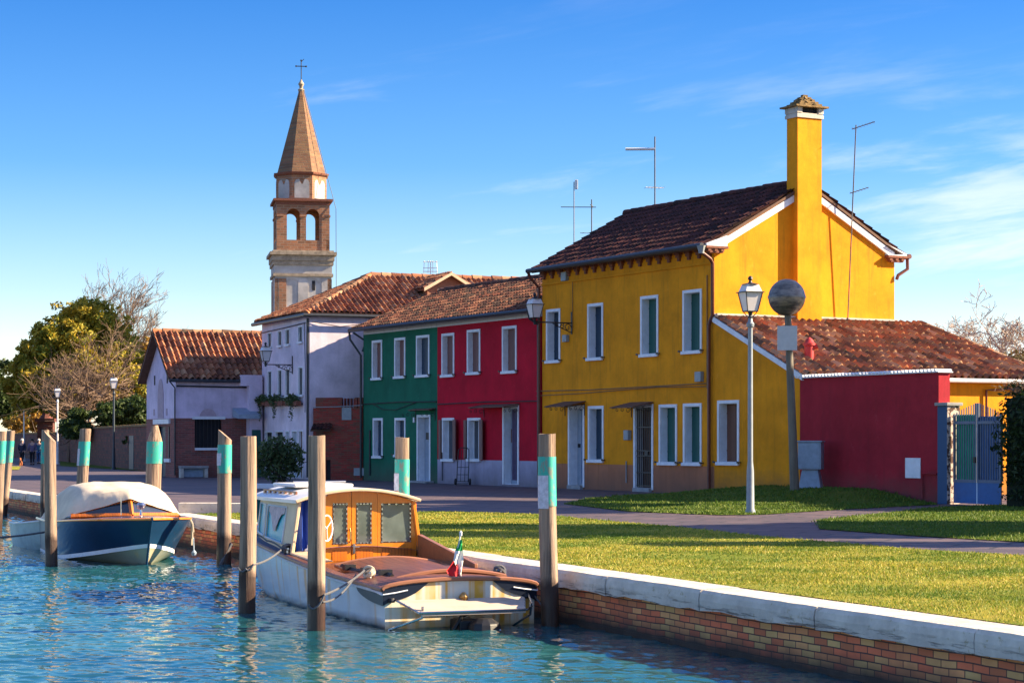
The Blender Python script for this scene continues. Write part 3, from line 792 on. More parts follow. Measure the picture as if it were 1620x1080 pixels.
# far verge by the old wall
sheet('verge', [G(95, 737), G(228, 745), G(228, 739.5), G(95, 728)], .02, 'lawn2')
sheet('verge', [G(-10, 744), G(30, 743), G(33, 738), G(-10, 737)], .02, 'lawn')

# ================================================================ YELLOW HOUSE
def house_shell(mb, x0, x1, dep, ze, zr, yr=None, hole_front=None, gable_right=True, holes_right=()):
    """walls: open-front sheet with holes, two gables, back"""
    yr = dep / 2 if yr is None else yr
    wall_front(mb, x0, x1, -.1, ze, hole_front or [])
    for x in (x0, x1):
        mb.add([(x, 0, -.1), (x, dep, -.1), (x, dep, ze), (x, yr, zr), (x, 0, ze)], [(0, 1, 2, 3, 4)])
    mb.quad((x0, dep, -.1), (x1, dep, -.1), (x1, dep, ze), (x0, dep, ze))
    # inner partition so that no light comes through the openings
    mb.quad((x0 + .05, .5, 0), (x1 - .05, .5, 0), (x1 - .05, .5, ze), (x0 + .05, .5, ze))

Lh = 9.78
FL = FY.sub(-Lh)                            # frame whose x = 0 is the far left corner of the facade
yh = thing('yellow_house', 'tall mustard yellow two storey house with big chimney, nearest of the terrace', 'house', FL.o, FL.ang)
holes = []
for rc in ((864.8, 488.7, 887, 573.5), (930, 479.7, 954.8, 569.3), (1013.8, 467.5, 1042, 563.6), (1080.6, 458, 1111, 558.7)):
    h, w = window(yh, FL, rc, shut='blueshut' if rc[0] < 1000 else 'greenshut', dep=.26); holes.append(h)
for rc in ((931, 641.8, 955.6, 730.6), (1043, 639.4, 1071.7, 734.7), (1081.4, 637.7, 1110.8, 735.5)):
    h, w = window(yh, FL, rc, shut='blueshut' if rc[0] < 1000 else 'greenshut', dep=.26); holes.append(h)
for i, rc in enumerate(((899.4, 641, 925, 775), (1003, 639, 1034, 783))):
    h, w = window(yh, FL, rc, door=True, dep=.28, name='door_frame'); holes.append(h); a, b, c, d = h
    MB().box(a, b, -.12, .3, -.02, .12).build('doorstep', 'concrete', w, bevel=.01)
    if i == 0:
        mb = MB().box(a, b, .27, .31, .12, d); mb.build('door', 'door', yh, label='pale blue door behind a striped curtain')
        mb = MB()                            # striped cloth hanging in the right half
        n = 24; ring = [[(a + (b - a) * (.45 + .55 * k / n), .20 + .035 * math.sin(k * 1.7), z) for k in range(n + 1)] for z in (.18, 1.2, d - .05)]
        mb.loft(ring); mb.build('curtain', 'curtain', w, smooth=True)
        MB().box(a + .06, a + .2, .25, .27, 1.3, 1.42).build('letter_plate', 'darkin', w)
    else:
        MB().box(a, b, .27, .31, .12, d).build('door', 'brownshut', yh, label='dark door behind an iron grille')
        mb = MB()
        for k in range(9): xx = a + (b - a) * (k + .5) / 9; mb.box(xx - .011, xx + .011, .03, .052, .14, d - .02)
        for z in (.16, .55, 1.05, 1.2, 1.9, d - .06): mb.box(a, b, .02, .06, z, z + .035)
        mb.box(a + .55 * (b - a), a + .72 * (b - a), .01, .05, 1.06, 1.2)
        mb.build('grille', 'iron', w)
mb = MB(); house_shell(mb, 0, Lh, 6.45, 7.12, 9.0, 3.22, holes)
mb.build('wall', 'yellow', yh)
canopy(yh, FL, FL.x(893), FL.x(927), FL.z(905, 636)); canopy(yh, FL, FL.x(998), FL.x(1034), FL.z(1015, 637))
# eaves cornice: moulding and hanging stepped brick corbels
mb = MB().box(.0, Lh, -.05, 0, 6.50, 6.56); mb.build('moulding', 'yellow_plain', yh, bevel=.015)
mb = MB(); n = 19
for k in range(n):
    x = .12 + (Lh - .36) * k / (n - 1)
    for j, (wd, zt, zb, o_) in enumerate(((.34, 7.06, 6.96, .16), (.27, 6.96, 6.88, .13), (.19, 6.88, 6.80, .10), (.11, 6.80, 6.70, .07))):
        mb.box(x - wd / 2 + .06, x + wd / 2 + .06, -o_, -.0, zb, zt - .001)
mb.box(0, Lh, -.20, 0, 7.06, 7.13); mb.build('cornice', 'corb', yh)
# roof
P0 = 29.2; ca, sa = math.cos(R(P0)), math.sin(R(P0)); slope = 3.22 / ca
rz0 = 7.16
for sgn, name in ((1, 'roof'), (-1, 'roof')):
    if sgn > 0: o, dv = (0, 0, rz0), (0, ca, sa)
    else: o, dv = (0, 6.44, rz0), (0, -ca, sa)
    rf = tiles(name, 'rtile_dark' if sgn > 0 else 'rtile_dark', yh, o, (1, 0, 0), dv, [(-.08, -.42), (Lh + .10, -.42), (Lh + .10, slope + .01), (-.08, slope + .01)])
    rf.name = 'roof'
ridge(yh, 'rtile_dark', (-.08, 3.22, rz0 + 3.22 * math.tan(R(P0)) + .06), (Lh + .12, 3.22, rz0 + 3.22 * math.tan(R(P0)) + .06), .12)
# white verge boards on the right gable, with their tile edge
for sgn in (1, -1):
    y0 = 0 if sgn > 0 else 6.44
    pts = lambda off, t: (Lh + .004, y0 + sgn * (t * ca), rz0 - off + t * sa)
    mb = MB().extrude([pts(.10, .05), pts(.10, slope), pts(.30, slope + .1), pts(.30, .05)], (.075, 0, 0)); mb.build('verge_board', 'whitep', yh)
    # kneeler at the eaves: white block on brick corbels
    ya, yb = (-.36, .34) if sgn > 0 else (6.10, 6.80)
    mb = MB().extrude([(Lh + .003, ya, 6.99), (Lh + .003, yb, 6.99), (Lh + .003, yb if sgn > 0 else ya, 7.30), (Lh + .003, ya if sgn > 0 else yb, 7.05)], (.16, 0, 0)); mb.build('kneeler', 'whitep', yh)
    mb = MB().box(Lh + .003, Lh + .19, ya - .02, yb + .02, 6.92, 6.988).box(Lh + .003, Lh + .14, ya + .12, yb - .12, 6.80, 6.918)
    for k in range(3): mb.box(Lh + .003, Lh + .17, ya + .05 + k * .22, ya + .15 + k * .22, 6.84, 6.92)
    mb.build('corbel', 'corb', yh)
# gutters and downpipes
mb = MB(); mb.tube([(-.1, -.50, 6.97), (Lh + .12, -.50, 6.99)], .075, 8); mb.build('gutter', 'gutter', yh, smooth=True)
mb = MB(); mb.tube([(Lh + .1, -.50, 6.93), (Lh + .12, -.48, 6.78), (Lh + .10, -.2, 6.62), (Lh + .05, -.09, 6.5), (Lh + .05, -.09, 5.05), (Lh - .06, -.09, 4.9), (Lh - .13, -.09, 4.75), (Lh - .13, -.09, .1)], .05, 8)
mb.build('downpipe', 'copper', yh, smooth=True)
mb = MB(); mb.lathe([(.13, 0), (.11, -.06), (.07, -.22)], (Lh + .12, -.52, 6.98), 8); mb.build('hopper', 'greybox', yh)
mb = MB(); mb.tube([(-.08, -.48, 6.93), (-.08, -.4, 6.75), (-.06, -.09, 6.45), (-.06, -.09, .1)], .05, 8); mb.build('downpipe', 'copper', yh, smooth=True)
mb = MB(); mb.tube([(Lh + .05, 6.9, 6.97), (Lh + .06, 6.9, 6.62), (Lh + .05, 6.55, 6.42), (Lh + .05, 6.5, 6.3)], .05, 8); mb.tube([(-.1, 6.94, 6.97), (Lh + .12, 6.94, 6.99)], .075, 8)
mb.build('rear_gutter', 'copper', yh, smooth=True)
# cables, conduit, boxes
mb = MB(); zc = FL.z(1000, 614)
mb.tube([(-.3, -.05, zc + .03), (3, -.05, zc), (6, -.06, zc + .02), (Lh - .2, -.05, zc + .05)], .018, 5)
mb.tube([(-.3, -.05, zc - .12), (2.5, -.05, zc - .10), (5, -.06, zc - .04), (7, -.05, zc + .0), (Lh - .2, -.05, zc - .04)], .014, 5)
mb.tube([(FL.x(907), -.03, 6.5), (FL.x(907), -.03, 5.0)], .012, 4); mb.tube([(FL.x(1120), -.03, 6.2), (FL.x(1120), -.03, 3.0)], .018, 5)
mb.build('cable', 'pipe_y', yh)
for (a, b, c, d) in ((892, 431, 905, 445), (894, 530, 905, 541), (1104, 588, 1120, 604)):
    x0, x1 = FL.x(a), FL.x(b if False else c); z1, z0 = FL.z(a, b), FL.z(a, d)
    w_ = (x1 - x0) * .6; MB().box(x0, x0 + w_, -.12, 0, z0, z1).build('junction_box', 'greybox', yh, bevel=.01)
xm = FL.x(992); mb = MB().box(xm, xm + .26, -.14, 0, FL.z(992, 696), FL.z(992, 680)); mb.build('letter_box', 'greybox', yh, bevel=.02)
MB().tube([(FL.x(992), -.03, .9), (FL.x(992), -.03, .25)], .018, 6).build('vent_pipe', 'greybox', yh)
# chimney
cy0, cy1 = 3.15 - .43, 3.15 + .43; ctop = 10.80
ch = MB().box(Lh - .27, Lh + .25, cy0, cy1, 4.7, ctop).build('chimney', 'yellow_plain', yh)
mb = MB().box(Lh - .31, Lh + .29, cy0 - .04, cy1 + .04, ctop, ctop + .10).box(Lh - .29, Lh + .27, cy0 - .02, cy1 + .02, ctop + .10, ctop + .14)
for (a, b, c, d) in ((Lh - .31, Lh + .29, cy0 - .04, cy0 + .14), (Lh - .31, Lh + .29, cy1 - .14, cy1 + .04)): mb.box(a, b, c, d, ctop + .14, ctop + .30)
mb.box(Lh - .31, Lh - .22, cy0 + .14, cy1 - .14, ctop + .14, ctop + .30)
mb.build('chimney_collar', 'stone', ch)
MB().box(Lh - .21, Lh + .2, cy0 + .15, cy1 - .15, ctop + .14, ctop + .29).build('smoke_slot', 'darkin', ch)
mb = MB().box(Lh - .42, Lh + .40, cy0 - .15, cy1 + .15, ctop + .302, ctop + .35)
cxm, cym = Lh - .01, 3.15
for j in range(5):
    r_ = .40 - j * .08; mb.box(cxm - r_ * .8, cxm + r_ * .8, cym - r_, cym + r_, ctop + .35 + j * .07, ctop + .42 + j * .07)
for k in range(26):
    a_ = random.uniform(0, 6.28); rr = random.uniform(.1, .36); zz = ctop + .36 + (.4 - rr) * .9
    p = Vector((cxm + rr * .8 * math.cos(a_), cym + rr * math.sin(a_), zz)); mb.tube([p, p + Vector((math.cos(a_) * .13, math.sin(a_) * .13, -.08))], .045, 5)
mb.build('chimney_cap', 'rtile_cap', ch)
# aerials: mast plus booms with rods
def aerial(name, label, base, lean, H, booms, mastr=.018, group=None, tilt=0.):
    t = thing(name, label, 'aerial', base, 0, group)
    top = Vector((lean[0], lean[1], H)); MB().tube([(0, 0, 0), top], mastr, 6).build('mast', 'mast', t)
    for (f, ang, back, fwd, rods, rlen, thick, mat) in booms:
        c = top * f; d = Vector((math.cos(ang), math.sin(ang), tilt)); s = Vector((-d.y, d.x, 0)); mb = MB()
        mb.tube([c - d * back, c + d * fwd], thick, 6)
        for k in range(rods):
            q = c - d * back + d * (back + fwd) * (k + .5) / max(1, rods); mb.tube([q - s * rlen * .5, q + s * rlen * .5], .006, 4)
        mb.build('boom', mat, t)
    return t
M['clothgrey'] = M['rope']
# ================================================================ LEAN-TO beside the yellow house
FE = FY                                     # x = 0 at the near corner of the yellow facade
lt = thing('lean_to', 'single storey yellow lean-to with big orange tiled roof against the yellow gable', 'building', FE.o, FE.ang)
LW, LZ0, LZ1 = 4.0, 4.97, 3.28
h, w = window(lt, FE, (1133.6 + 2, 632.8, 1170, 734.7), shut='brownshut', dep=.28)
mb = MB(); yb = 8.4
wall_front(mb, .13, LW, -.1, 3.2, [h]); mb.quad((.004, 0, -.1), (.13, 0, -.1), (.13, 0, 3.2), (.004, 0, 3.2))
mb.add([(.004, 0, 3.2), (LW, 0, 3.2), (.004, 0, LZ0 - .06)], [(0, 1, 2)])
mb.quad((LW, 0, -.1), (LW, yb, -.1), (LW, yb, 3.2), (LW, 0, 3.2)); mb.quad((LW, yb, -.1), (.004, yb, -.1), (.004, yb, 3.2), (LW, yb, 3.2))
mb.quad((.004, 6.6, -.1), (.004, yb, -.1), (.004, yb, 3.2), (.004, 6.6, 4.6)); mb.quad((.3, .5, 0), (LW, .5, 0), (LW, .5, 3.2), (.3, .5, 3.2))
mb.build('wall', 'yellow_plain', lt)
sl_ = math.atan2(LZ0 - LZ1, LW); L0 = math.hypot(LW, LZ0 - LZ1)
# roof plane: u along local y, v up the slope (towards -x)
tiles('roof', 'rtile_red', lt, (LW, 0, LZ1), (0, 1, 0), (-math.cos(sl_), 0, math.sin(sl_)), [(-.06, -.22), (9.0, -.22), (7.35, L0 - .01), (-.06, L0 - .01)], pitch=.25, row=.40, r=.07)
# hip slope behind
p0 = Vector((LW, 8.95, LZ1 - .08)); p1 = Vector((.0, 7.35, LZ0)); MB().prism([(LW, 8.95, LZ1 - .14), (-.3, 8.95, LZ1 - .14), (0, 7.35, LZ0 - .08)], [(LW, 8.95, LZ1 - .1), (-.3, 8.95, LZ1 - .1), (0, 7.35, LZ0 - .02)]).build('rear_slope', 'slab', lt)
ridge(lt, 'rtile_red', (LW + .15, 9.0, LZ1 - .02), (0.0, 7.35, LZ0 + .06), .10)
mb = MB(); mb.tube([(.06, -.05, LZ0 + .06), (.06, 6.5, LZ0 + .06)], .07, 8); mb.box(.002, .16, 0, 6.46, LZ0 + .08, LZ0 + .13); mb.build('flashing', 'stone', lt)
MB().extrude([(0.0, -.075, LZ0 - .1), (LW + .18, -.075, LZ1 - .17), (LW + .18, -.075, LZ1 - .02), (0, -.075, LZ0 + .05)], (0, .074, 0)).build('verge_board', 'whitep', lt)
MB().tube([(LW + .27, .3, LZ1 - .1), (LW + .27, 9.0, LZ1 - .1)], .06, 8).build('gutter', 'whitep', lt, smooth=True)
xw = .0
mb = MB(); pyy = 6.4; mb.tube([(LW + .24, pyy + 1.3, LZ1 - .16), (LW + .06, pyy + 1.0, LZ1 - .3), (LW + .06, pyy, LZ1 - .35), (LW + .06, pyy, .1)], .035, 6); mb.build('downpipe', 'copper', lt)
# small red flue on the lean-to roof
def on_lt(px, py):
    k = (px - CX) / FPX; kz = -(py - HZ) / FPX; lo, hi = 50., 66.
    for _ in range(60):
        mid = (lo + hi) / 2; X = k * mid; Z = EYE + kz * mid; dx = Vector((X, mid, 0)) - FE.o; u = dx.dot(FE.d); zr = LZ1 + (LW - u) * math.tan(sl_)
        if Z > zr: lo = mid
        else: hi = mid
    return Vector((k * lo, lo, EYE + kz * lo)), dx
pf, dxx = on_lt(1280, 572)
fl = MB(); fl.lathe([(.13, -.15), (.13, .42), (.17, .44), (.17, .50), (.14, .52), (.10, .60), (.03, .66)], (dxx.dot(FE.d), dxx.dot(FE.n), pf.z), 12); 
fl.tube([(dxx.dot(FE.d), dxx.dot(FE.n), pf.z + .36), (dxx.dot(FE.d) + .14, dxx.dot(FE.n) + .18, pf.z + .42)], .07, 8)
fl.build('flue', 'vent', lt, smooth=True)

# ================================================================ DARK RED WALL, PILLAR, GATE
rw = thing('garden_wall', 'plain dark red rendered wall with white metal capping beside the blue gate', 'wall', FE.sub(LW).o, FE.ang)
RL = FE.x(1485) - LW
MB().box(.006, RL, 0, .35, -.1, 3.17).build('wall', 'maroon', rw)
mb = MB(); mb.box(-.1, RL + .06, -.07, .40, 3.172, 3.20)
k = -.08
while k < RL + .02: mb.tube([(k, -.09, 3.225), (k, .42, 3.225)], .035, 6); k += .14
mb.build('capping', 'whitep', rw)
F4 = FE.sub(LW); xx = F4.x(1433); MB().box(xx, F4.x(1457), -.025, -.001, F4.z(1445, 756), F4.z(1445, 724)).build('meter_box', 'whitep', rw, bevel=.008, label='white meter box set in the dark red wall')
z_ = F4.z(1470, 749); mb = MB().tube([(F4.x(1462), -.05, .12), (F4.x(1462), -.05, z_), (RL - .02, -.05, z_)], .022, 6); mb.build('gas_pipe', 'maroon', rw)
gp = thing('gate_pillar', 'square gate pillar of whitewashed brick with painted sun patches between dark red wall and blue gate', 'pillar', FE.sub(LW + RL + .02).o, FE.ang)
MB().box(0, .36, -.06, .34, -.1, 2.36).build('shaft', 'pillar', gp, bevel=.01)
MB().box(-.05, .41, -.11, .39, 2.362, 2.44).build('cap', 'concrete', gp, bevel=.01)
FG = FE.sub(LW + RL + .40)
gt = thing('garden_gate', 'blue double metal gate with pickets and solid lower panels beside the hedge', 'gate', FG.o, FG.ang)
gw = .82; zb, zm, zs = .03, FG.z(1520, 760), FG.z(1520, 668)
for i in range(2):
    x0 = .02 + i * (gw + .02); x1 = x0 + gw
    MB().box(x0, x1, .10, .125, zb, zm - .04).build('panel', 'gate', gt)
    hi = lambda x: 2.12 + .30 * (1 - abs((x - (gw + .03)) / (gw + .03))) ** .7
    mb = MB(); mb.box(x0, x1, .085, .135, zm - .04, zm + .03).box(x0, x1, .085, .135, zs - .04, zs + .03)
    for xe in (x0, x1 - .05): mb.box(xe, xe + .05, .085, .135, zb if False else zm + .03, zs - .04); mb.box(xe, xe + .05, .085, .135, zs + .03, hi(xe + .02))
    n = 9
    for k in range(1, n):
        x = x0 + .03 + (gw - .06) * k / n; mb.box(x - .012, x + .012, .10, .12, zm + .03, zs - .04); mb.box(x - .012, x + .012, .10, .12, zs + .03, hi(x))
    mb.build('pickets', 'gatebar', gt)
    if i == 0: MB().box(x0 + .05, x1 - .02, .15, .16, zm, 2.15).build('screen', 'screen', gt)
    else: MB().box(x0 + .02, x1, .15, .16, zm, 2.1).build('screen', 'gate', gt)
MB().box(gw - .05, gw + .02, .04, .085, 1.0, 1.14).build('latch', 'iron', gt)

# ================================================================ RED AND GREEN HOUSES
def terrace(label, name, x0, x1, mat, wins, doors, depth=6.9, openw=()):
    F = FY.sub(x0); Lx = x1 - x0 - .004
    t = thing(name, label, 'house', F.o, F.ang); hs = []
    for rc, sh in wins: h, w = window(t, F, rc, shut=sh, dep=.2); hs.append(h)
    for rc in openw: h, w = window(t, F, rc, dep=.2, open_sh='pinkshut', sill=True, hooks=False); hs.append(h)
    for rc in doors: h, w = window(t, F, rc, door=True, dep=.26, name='door_frame'); hs.append(h)
    mb = MB(); house_shell(mb, 0, Lx, depth, 5.80, 7.22, None, hs); mb.build('wall', mat, t)
    return t, F, Lx, hs
xr1 = -9.86; xm = FY.x(692); xg = FY.x(575)
red, FR, LR, hr = terrace('crimson red two storey house with grey foot band, between the yellow and green houses', 'red_house', xm, xr1, 'crimson',
    [((699.3, 527, 719.2, 595.8), 'pinkshut'), ((739.4, 521, 760.4, 592), 'pinkshut'), ((795, 515.4, 818, 590), 'pinkshut')], [(795.7, 641, 821.5, 769)],
    openw=[(700, 660.7, 719, 729), (740, 660.7, 761, 729)])
a, b, c, d = hr[-1]
MB().box(a, b, .25, .29, .06, d).build('door', 'door', red); mb = MB()
for k in range(3): mb.loft([[(a + (b - a) * (.40 + .12 * k + .03 * math.sin(q)), .12 + .03 * math.cos(q), z) for q in (0, 1, 2, 3, 4, 5)] for z in (.2, d - .05)], True, True, True)
mb.build('folded_blind', 'coat_mauve', red); MB().box(a + .1, a + .34, .20, .24, 1.45, 1.9).build('notice_board', 'brownshut', red)
canopy(red, FR, FR.x(765), FR.x(822), FR.z(800, 640), .6, .1)
green, FGR, LG, hg = terrace('dark green two storey house at the left end of the terrace', 'green_house', xg, xm, 'green',
    [((589, 538, 605, 600.5), 'pinkshut'), ((624.6, 534, 641.8, 598), 'pinkshut'), ((659, 530, 680, 596), 'blueshut'), ((590.5, 661, 606, 724), 'blueshut'), ((625, 660.7, 642, 722), 'blueshut')], [(660, 655.7, 681.5, 759)])
a, b, c, d = hg[-1]
MB().box(a, b - .3, .25, .29, .06, d).build('door', 'door', green); MB().box(b - .32, b, .22, .25, .06, d).build('dark_door_leaf', 'darkin', green); MB().box(a + .25, a + .6, .18, .24, 1.55, 1.8).build('letter_box', 'rubber', green)
MB().box(a - .3, b + .35, -.35, 0, 0, .07).build('doorstep', 'concrete', green, bevel=.01)
canopy(green, FGR, FGR.x(657), FGR.x(690), FGR.z(670, 647), .3, .05)
def gable_roof(t, Lx, depth, ze, pitch_deg, mat, x0=-.12, x1=None, over=.38, rmat=None, pitch=.2, row=.36, r=.045):
    x1 = Lx if x1 is None else x1
    ca, sa = math.cos(R(pitch_deg)), math.sin(R(pitch_deg)); s_ = depth / 2 / ca
    for sg in (1, -1):
        o = (0, 0, ze) if sg > 0 else (0, depth, ze)
        tiles('roof', mat, t, o, (1, 0, 0), (0, sg * ca, sa), [(x0, -over), (x1, -over), (x1, s_ + .01), (x0, s_ + .01)], pitch, row, r)
    zt = ze + depth / 2 * sa / ca + .06; ridge(t, rmat or mat, (x0, depth / 2, zt), (x1, depth / 2, zt), .11)
gable_roof(red, LR, 6.9, 5.86, 22.5, 'rtile_mid', x0=.0, x1=LR + .05); gable_roof(green, LG, 6.9, 5.86, 22.5, 'rtile_mid', x0=-.28, x1=LG)
for t, Lx, F in ((red, LR, FR), (green, LG, FGR)):
    MB().tube([(-.3 if t is green else 0.01, -.46, 5.70), (Lx - .01, -.46, 5.70)], .07, 8).build('gutter', 'gutter', t, smooth=True)
    mb = MB(); zc = F.z(640 if t is green else 770, 637)
    mb.tube([(.0, -.04, zc), (Lx * .5, -.05, zc + (.03)), (Lx - .01, -.04, zc)], .022, 5)
    if t is green: mb.tube([(.9, -.04, zc), (1.8, -.05, zc - .22), (2.9, -.05, zc - .25), (4.6, -.04, zc)], .014, 5); mb.tube([(.65, -.04, 1.9), (.65, -.04, .2)], .03, 5)
    else: mb.tube([(.45, -.04, 1.1), (.45, -.04, .1)], .02, 5)
    mb.build('cable', 'gutter', t)
mb = MB(); mb.tube([(LR - .02, -.46, 5.66), (LR - .03, -.4, 5.45), (LR + .0, -.1, 5.25), (LR + .0, -.09, .1)], .05, 8); mb.build('downpipe', 'gutter', red, smooth=True)
mb = MB(); mb.tube([(-.3, -.46, 5.66), (-.34, -.40, 5.35), (-.04, -.09, 4.75), (-.04, -.09, .1)], .045, 8); mb.tube([(-.28, -.3, 5.62), (-.10, .15, 5.3), (-.04, -.02, 4.9)], .04, 6); mb.build('downpipe', 'gutter', green, smooth=True)
MB().box(FGR.x(655), FGR.x(655) + .1, -.05, 0, FGR.z(655, 668), FGR.z(655, 660)).build('house_number_plate', 'whitep', green)

# ================================================================ BRICK YARD WALL between green and pale houses
YW0 = Vector((-7.70, 79.75, 0)); YW1 = Vector((FY.o + FY.d * xg)) - Vector((.03, 0, 0)); FB = Frame(YW0, (YW1 - YW0)); BL = (YW1 - YW0).length
bw = thing('brick_yard_wall', 'patched red brick yard wall with tiny tiled canopy, left of the green house', 'wall', FB.o, FB.ang)
ztop = 3.15; hx = [FB.x(p) for p in (540, 545, 550, 555, 560)]
mb = MB(); d0, d1 = FB.x(503) , FB.x(517)
wall_front(mb, .1, BL, -.1, 2.75, [(FB.x(498.5), FB.x(512), -.1, 2.0), (FB.x(516), FB.x(523), -.1, FB.z(519, 727))])
for (a, b, zt) in ((.2, FB.x(540), ztop), (FB.x(561), FB.x(565), ztop), (FB.x(566.5), BL, ztop)): mb.box(a, b, 0, .22, 2.75, zt)
for a in hx: mb.box(a - .02, a + .02, 0, .22, 2.75, ztop - .03)
mb.quad((.1, .25, -.1), (BL, .25, -.1), (BL, .25, 2.749), (.1, .25, 2.749)); mb.quad((.1, 0, 2.748), (BL, 0, 2.748), (BL, .25, 2.748), (.1, .25, 2.748))
mb.build('wall', 'brick_yard', bw)
MB().box(FB.x(498.5), FB.x(512), .16, .2, .0, 2.0).build('door', 'brownshut', bw); MB().box(FB.x(516), FB.x(523), .1, .14, 0, FB.z(519, 727)).build('hatch', 'darkin', bw)
tiles('door_canopy', 'rtile_dark', bw, (FB.x(495), -.35, FB.z(510, 681)), (1, 0, 0), (0, .85, .53), [(0, 0), (FB.x(526) - FB.x(495), 0), (FB.x(526) - FB.x(495), .42), (0, .42)], .15, .2, .03, .03)
MB().box(FB.x(541), FB.x(556), -.02, .0, FB.z(548, 664), FB.z(548, 644)).build('blocked_window', 'greybox', bw); MB().box(FB.x(560), FB.x(576), -.03, 0, FB.z(568, 752), FB.z(568, 740)).build('meter_box', 'greybox', bw)
MB().tube([(.1, -.04, FB.z(500, 644)), (1.0, -.06, FB.z(500, 643.5)), (BL, -.04, FB.z(500, 641))], .018, 5).build('cable', 'greybox', bw)

# ================================================================ PALE THREE STOREY HOUSE
FWr = Frame((-7.76, 80.0), (.3795, -.925)); FW = FWr.sub(-6.8)
wh = thing('pale_house', 'tall pale lilac three storey house with hipped tile roof and corner facing the square', 'house', FW.o, FW.ang)
hs = []
for rc in ((424, 525.5, 430, 551), (440, 522.5, 446.5, 549), (452, 519.5, 459, 547), (472.3, 515, 479.3, 543), (424, 586, 430.3, 631), (440, 584, 446.7, 629), (452, 583, 459, 628), (472.6, 579.5, 479.8, 627)):
    h, w = window(wh, FW, rc, fw=.05, dep=.07, shut='dimshut', hooks=False); hs.append(h)
for rc in ((420, 681.6, 431.6, 742), (436, 681, 448.8, 742), (452.4, 681, 458.4, 742), (462.5, 680.5, 471, 742), (473, 680, 480, 742)):
    h, w = window(wh, FW, rc, fw=.05, dep=.08, door=True, name='door_frame'); hs.append(h); a, b, c, d = h
    MB().box(a, b, .07, .11, c, d).build('door', 'darkin' if rc[0] < 450 else ('brownshut' if rc[0] > 470 else 'door'), wh)
EZ = 6.5; WD = 11.5
mb = MB(); wall_front(mb, 0, 6.8, -.1, EZ, hs)
for x in (0, 6.8): mb.quad((x, 0, -.1), (x, WD, -.1), (x, WD, EZ), (x, 0, EZ))
mb.quad((0, WD, -.1), (6.8, WD, -.1), (6.8, WD, EZ), (0, WD, EZ)); mb.quad((.1, .5, 0), (6.7, .5, 0), (6.7, .5, EZ), (.1, .5, EZ)); mb.quad((0, 0, EZ), (6.8, 0, EZ), (6.8, WD, EZ), (0, WD, EZ))
mb.build('wall', 'lilac', wh)
RZ = 8.15; AP = 3.6
mb = MB().box(-.06, 6.86, -.06, WD, EZ - .16, EZ + .02); mb.build('cornice', 'corb', wh)
tr = (RZ - EZ) / 3.4; ang = math.atan(tr); ca_, sa_ = math.cos(ang), math.sin(ang); s_ = 3.4 / ca_
o_ = .24
# right and left slopes (trapezoids), front hip
tiles('roof', 'rtile', wh, (6.8, 0, EZ), (0, 1, 0), (-ca_, 0, sa_), [(-o_, -o_), (WD, -o_), (WD, s_), (AP, s_)], .22, .38, .05)
tiles('roof', 'rtile', wh, (0, 0, EZ), (0, 1, 0), (ca_, 0, sa_), [(-o_, -o_), (WD, -o_), (WD, s_), (AP, s_)], .22, .38, .05)
a2 = math.atan((RZ - EZ) / AP); tiles('roof', 'rtile', wh, (0, 0, EZ), (1, 0, 0), (0, math.cos(a2), math.sin(a2)), [(-o_, -o_), (6.8 + o_, -o_), (3.4, AP / math.cos(a2))], .22, .38, .05)
ridge(wh, 'rtile', (3.4, AP, RZ + .05), (3.4, WD, RZ + .05), .13); ridge(wh, 'rtile_red', (6.8 + o_ * .9, -o_ * .9, EZ - .14), (3.4, AP, RZ + .05), .12); ridge(wh, 'rtile', (-o_ * .9, -o_ * .9, EZ - .14), (3.4, AP, RZ + .05), .12)
mb = MB(); g_ = o_ + .08; mb.tube([(-g_, -g_, EZ - .2), (6.8 + g_, -g_, EZ - .2), (6.8 + g_, WD, EZ - .2)], .075, 8); mb.build('gutter', 'gutter', wh, smooth=True)
mb = MB(); mb.tube([(6.8 - .05, -.07, EZ - .3), (6.8 - .05, -.07, .1)], .05, 6); mb.build('downpipe', 'gutter', wh); 
mb = MB(); zz = EZ - .45; mb.tube([(0, -.04, zz - .1), (4, -.05, zz - .05), (6.4, -.05, zz)], .018, 4); mb.tube([(6.2, -.04, zz), (6.4, -.05, 4.2), (6.35, -.05, 2.6)], .016, 4)
mb.tube([(6.85, .1, zz + .02), (6.9, 1.2, zz - .16), (6.9, 2.4, zz + .02), (6.9, 3.6, zz + .1)], .014, 4); mb.build('cable', 'gutter', wh)
# dormer on the right slope: face looks right
DY0, DY1, DX = 5.2, 7.0, 6.8 - 1.1
dz0 = EZ + 1.1 * tr - .1; dm = MB()
dyc = (DY0 + DY1) / 2
dm.add([(DX, DY0, dz0), (DX, DY1, dz0), (DX, DY1, 7.62), (DX, dyc, 8.12), (DX, DY0, 7.62)], [(0, 1, 2, 3, 4)])
dm.quad((DX, DY0, dz0), (DX, DY0, 7.62), (3.6, DY0, 7.62), (3.6, DY0, dz0)); dm.quad((DX, DY1, dz0), (DX, DY1, 7.62), (3.6, DY1, 7.62), (3.6, DY1, dz0))
dmo = dm.build('dormer', 'corbp', wh)
MB().box(DX + .0, DX + .05, dyc - .5, dyc + .5, 7.18, 7.55).build('dormer_window', 'cream', dmo); MB().box(DX + .05, DX + .07, dyc - .38, dyc + .38, 7.22, 7.5).build('pane', 'pane_boat', dmo)
ad = math.atan2(.5, (DY1 - DY0) / 2); 
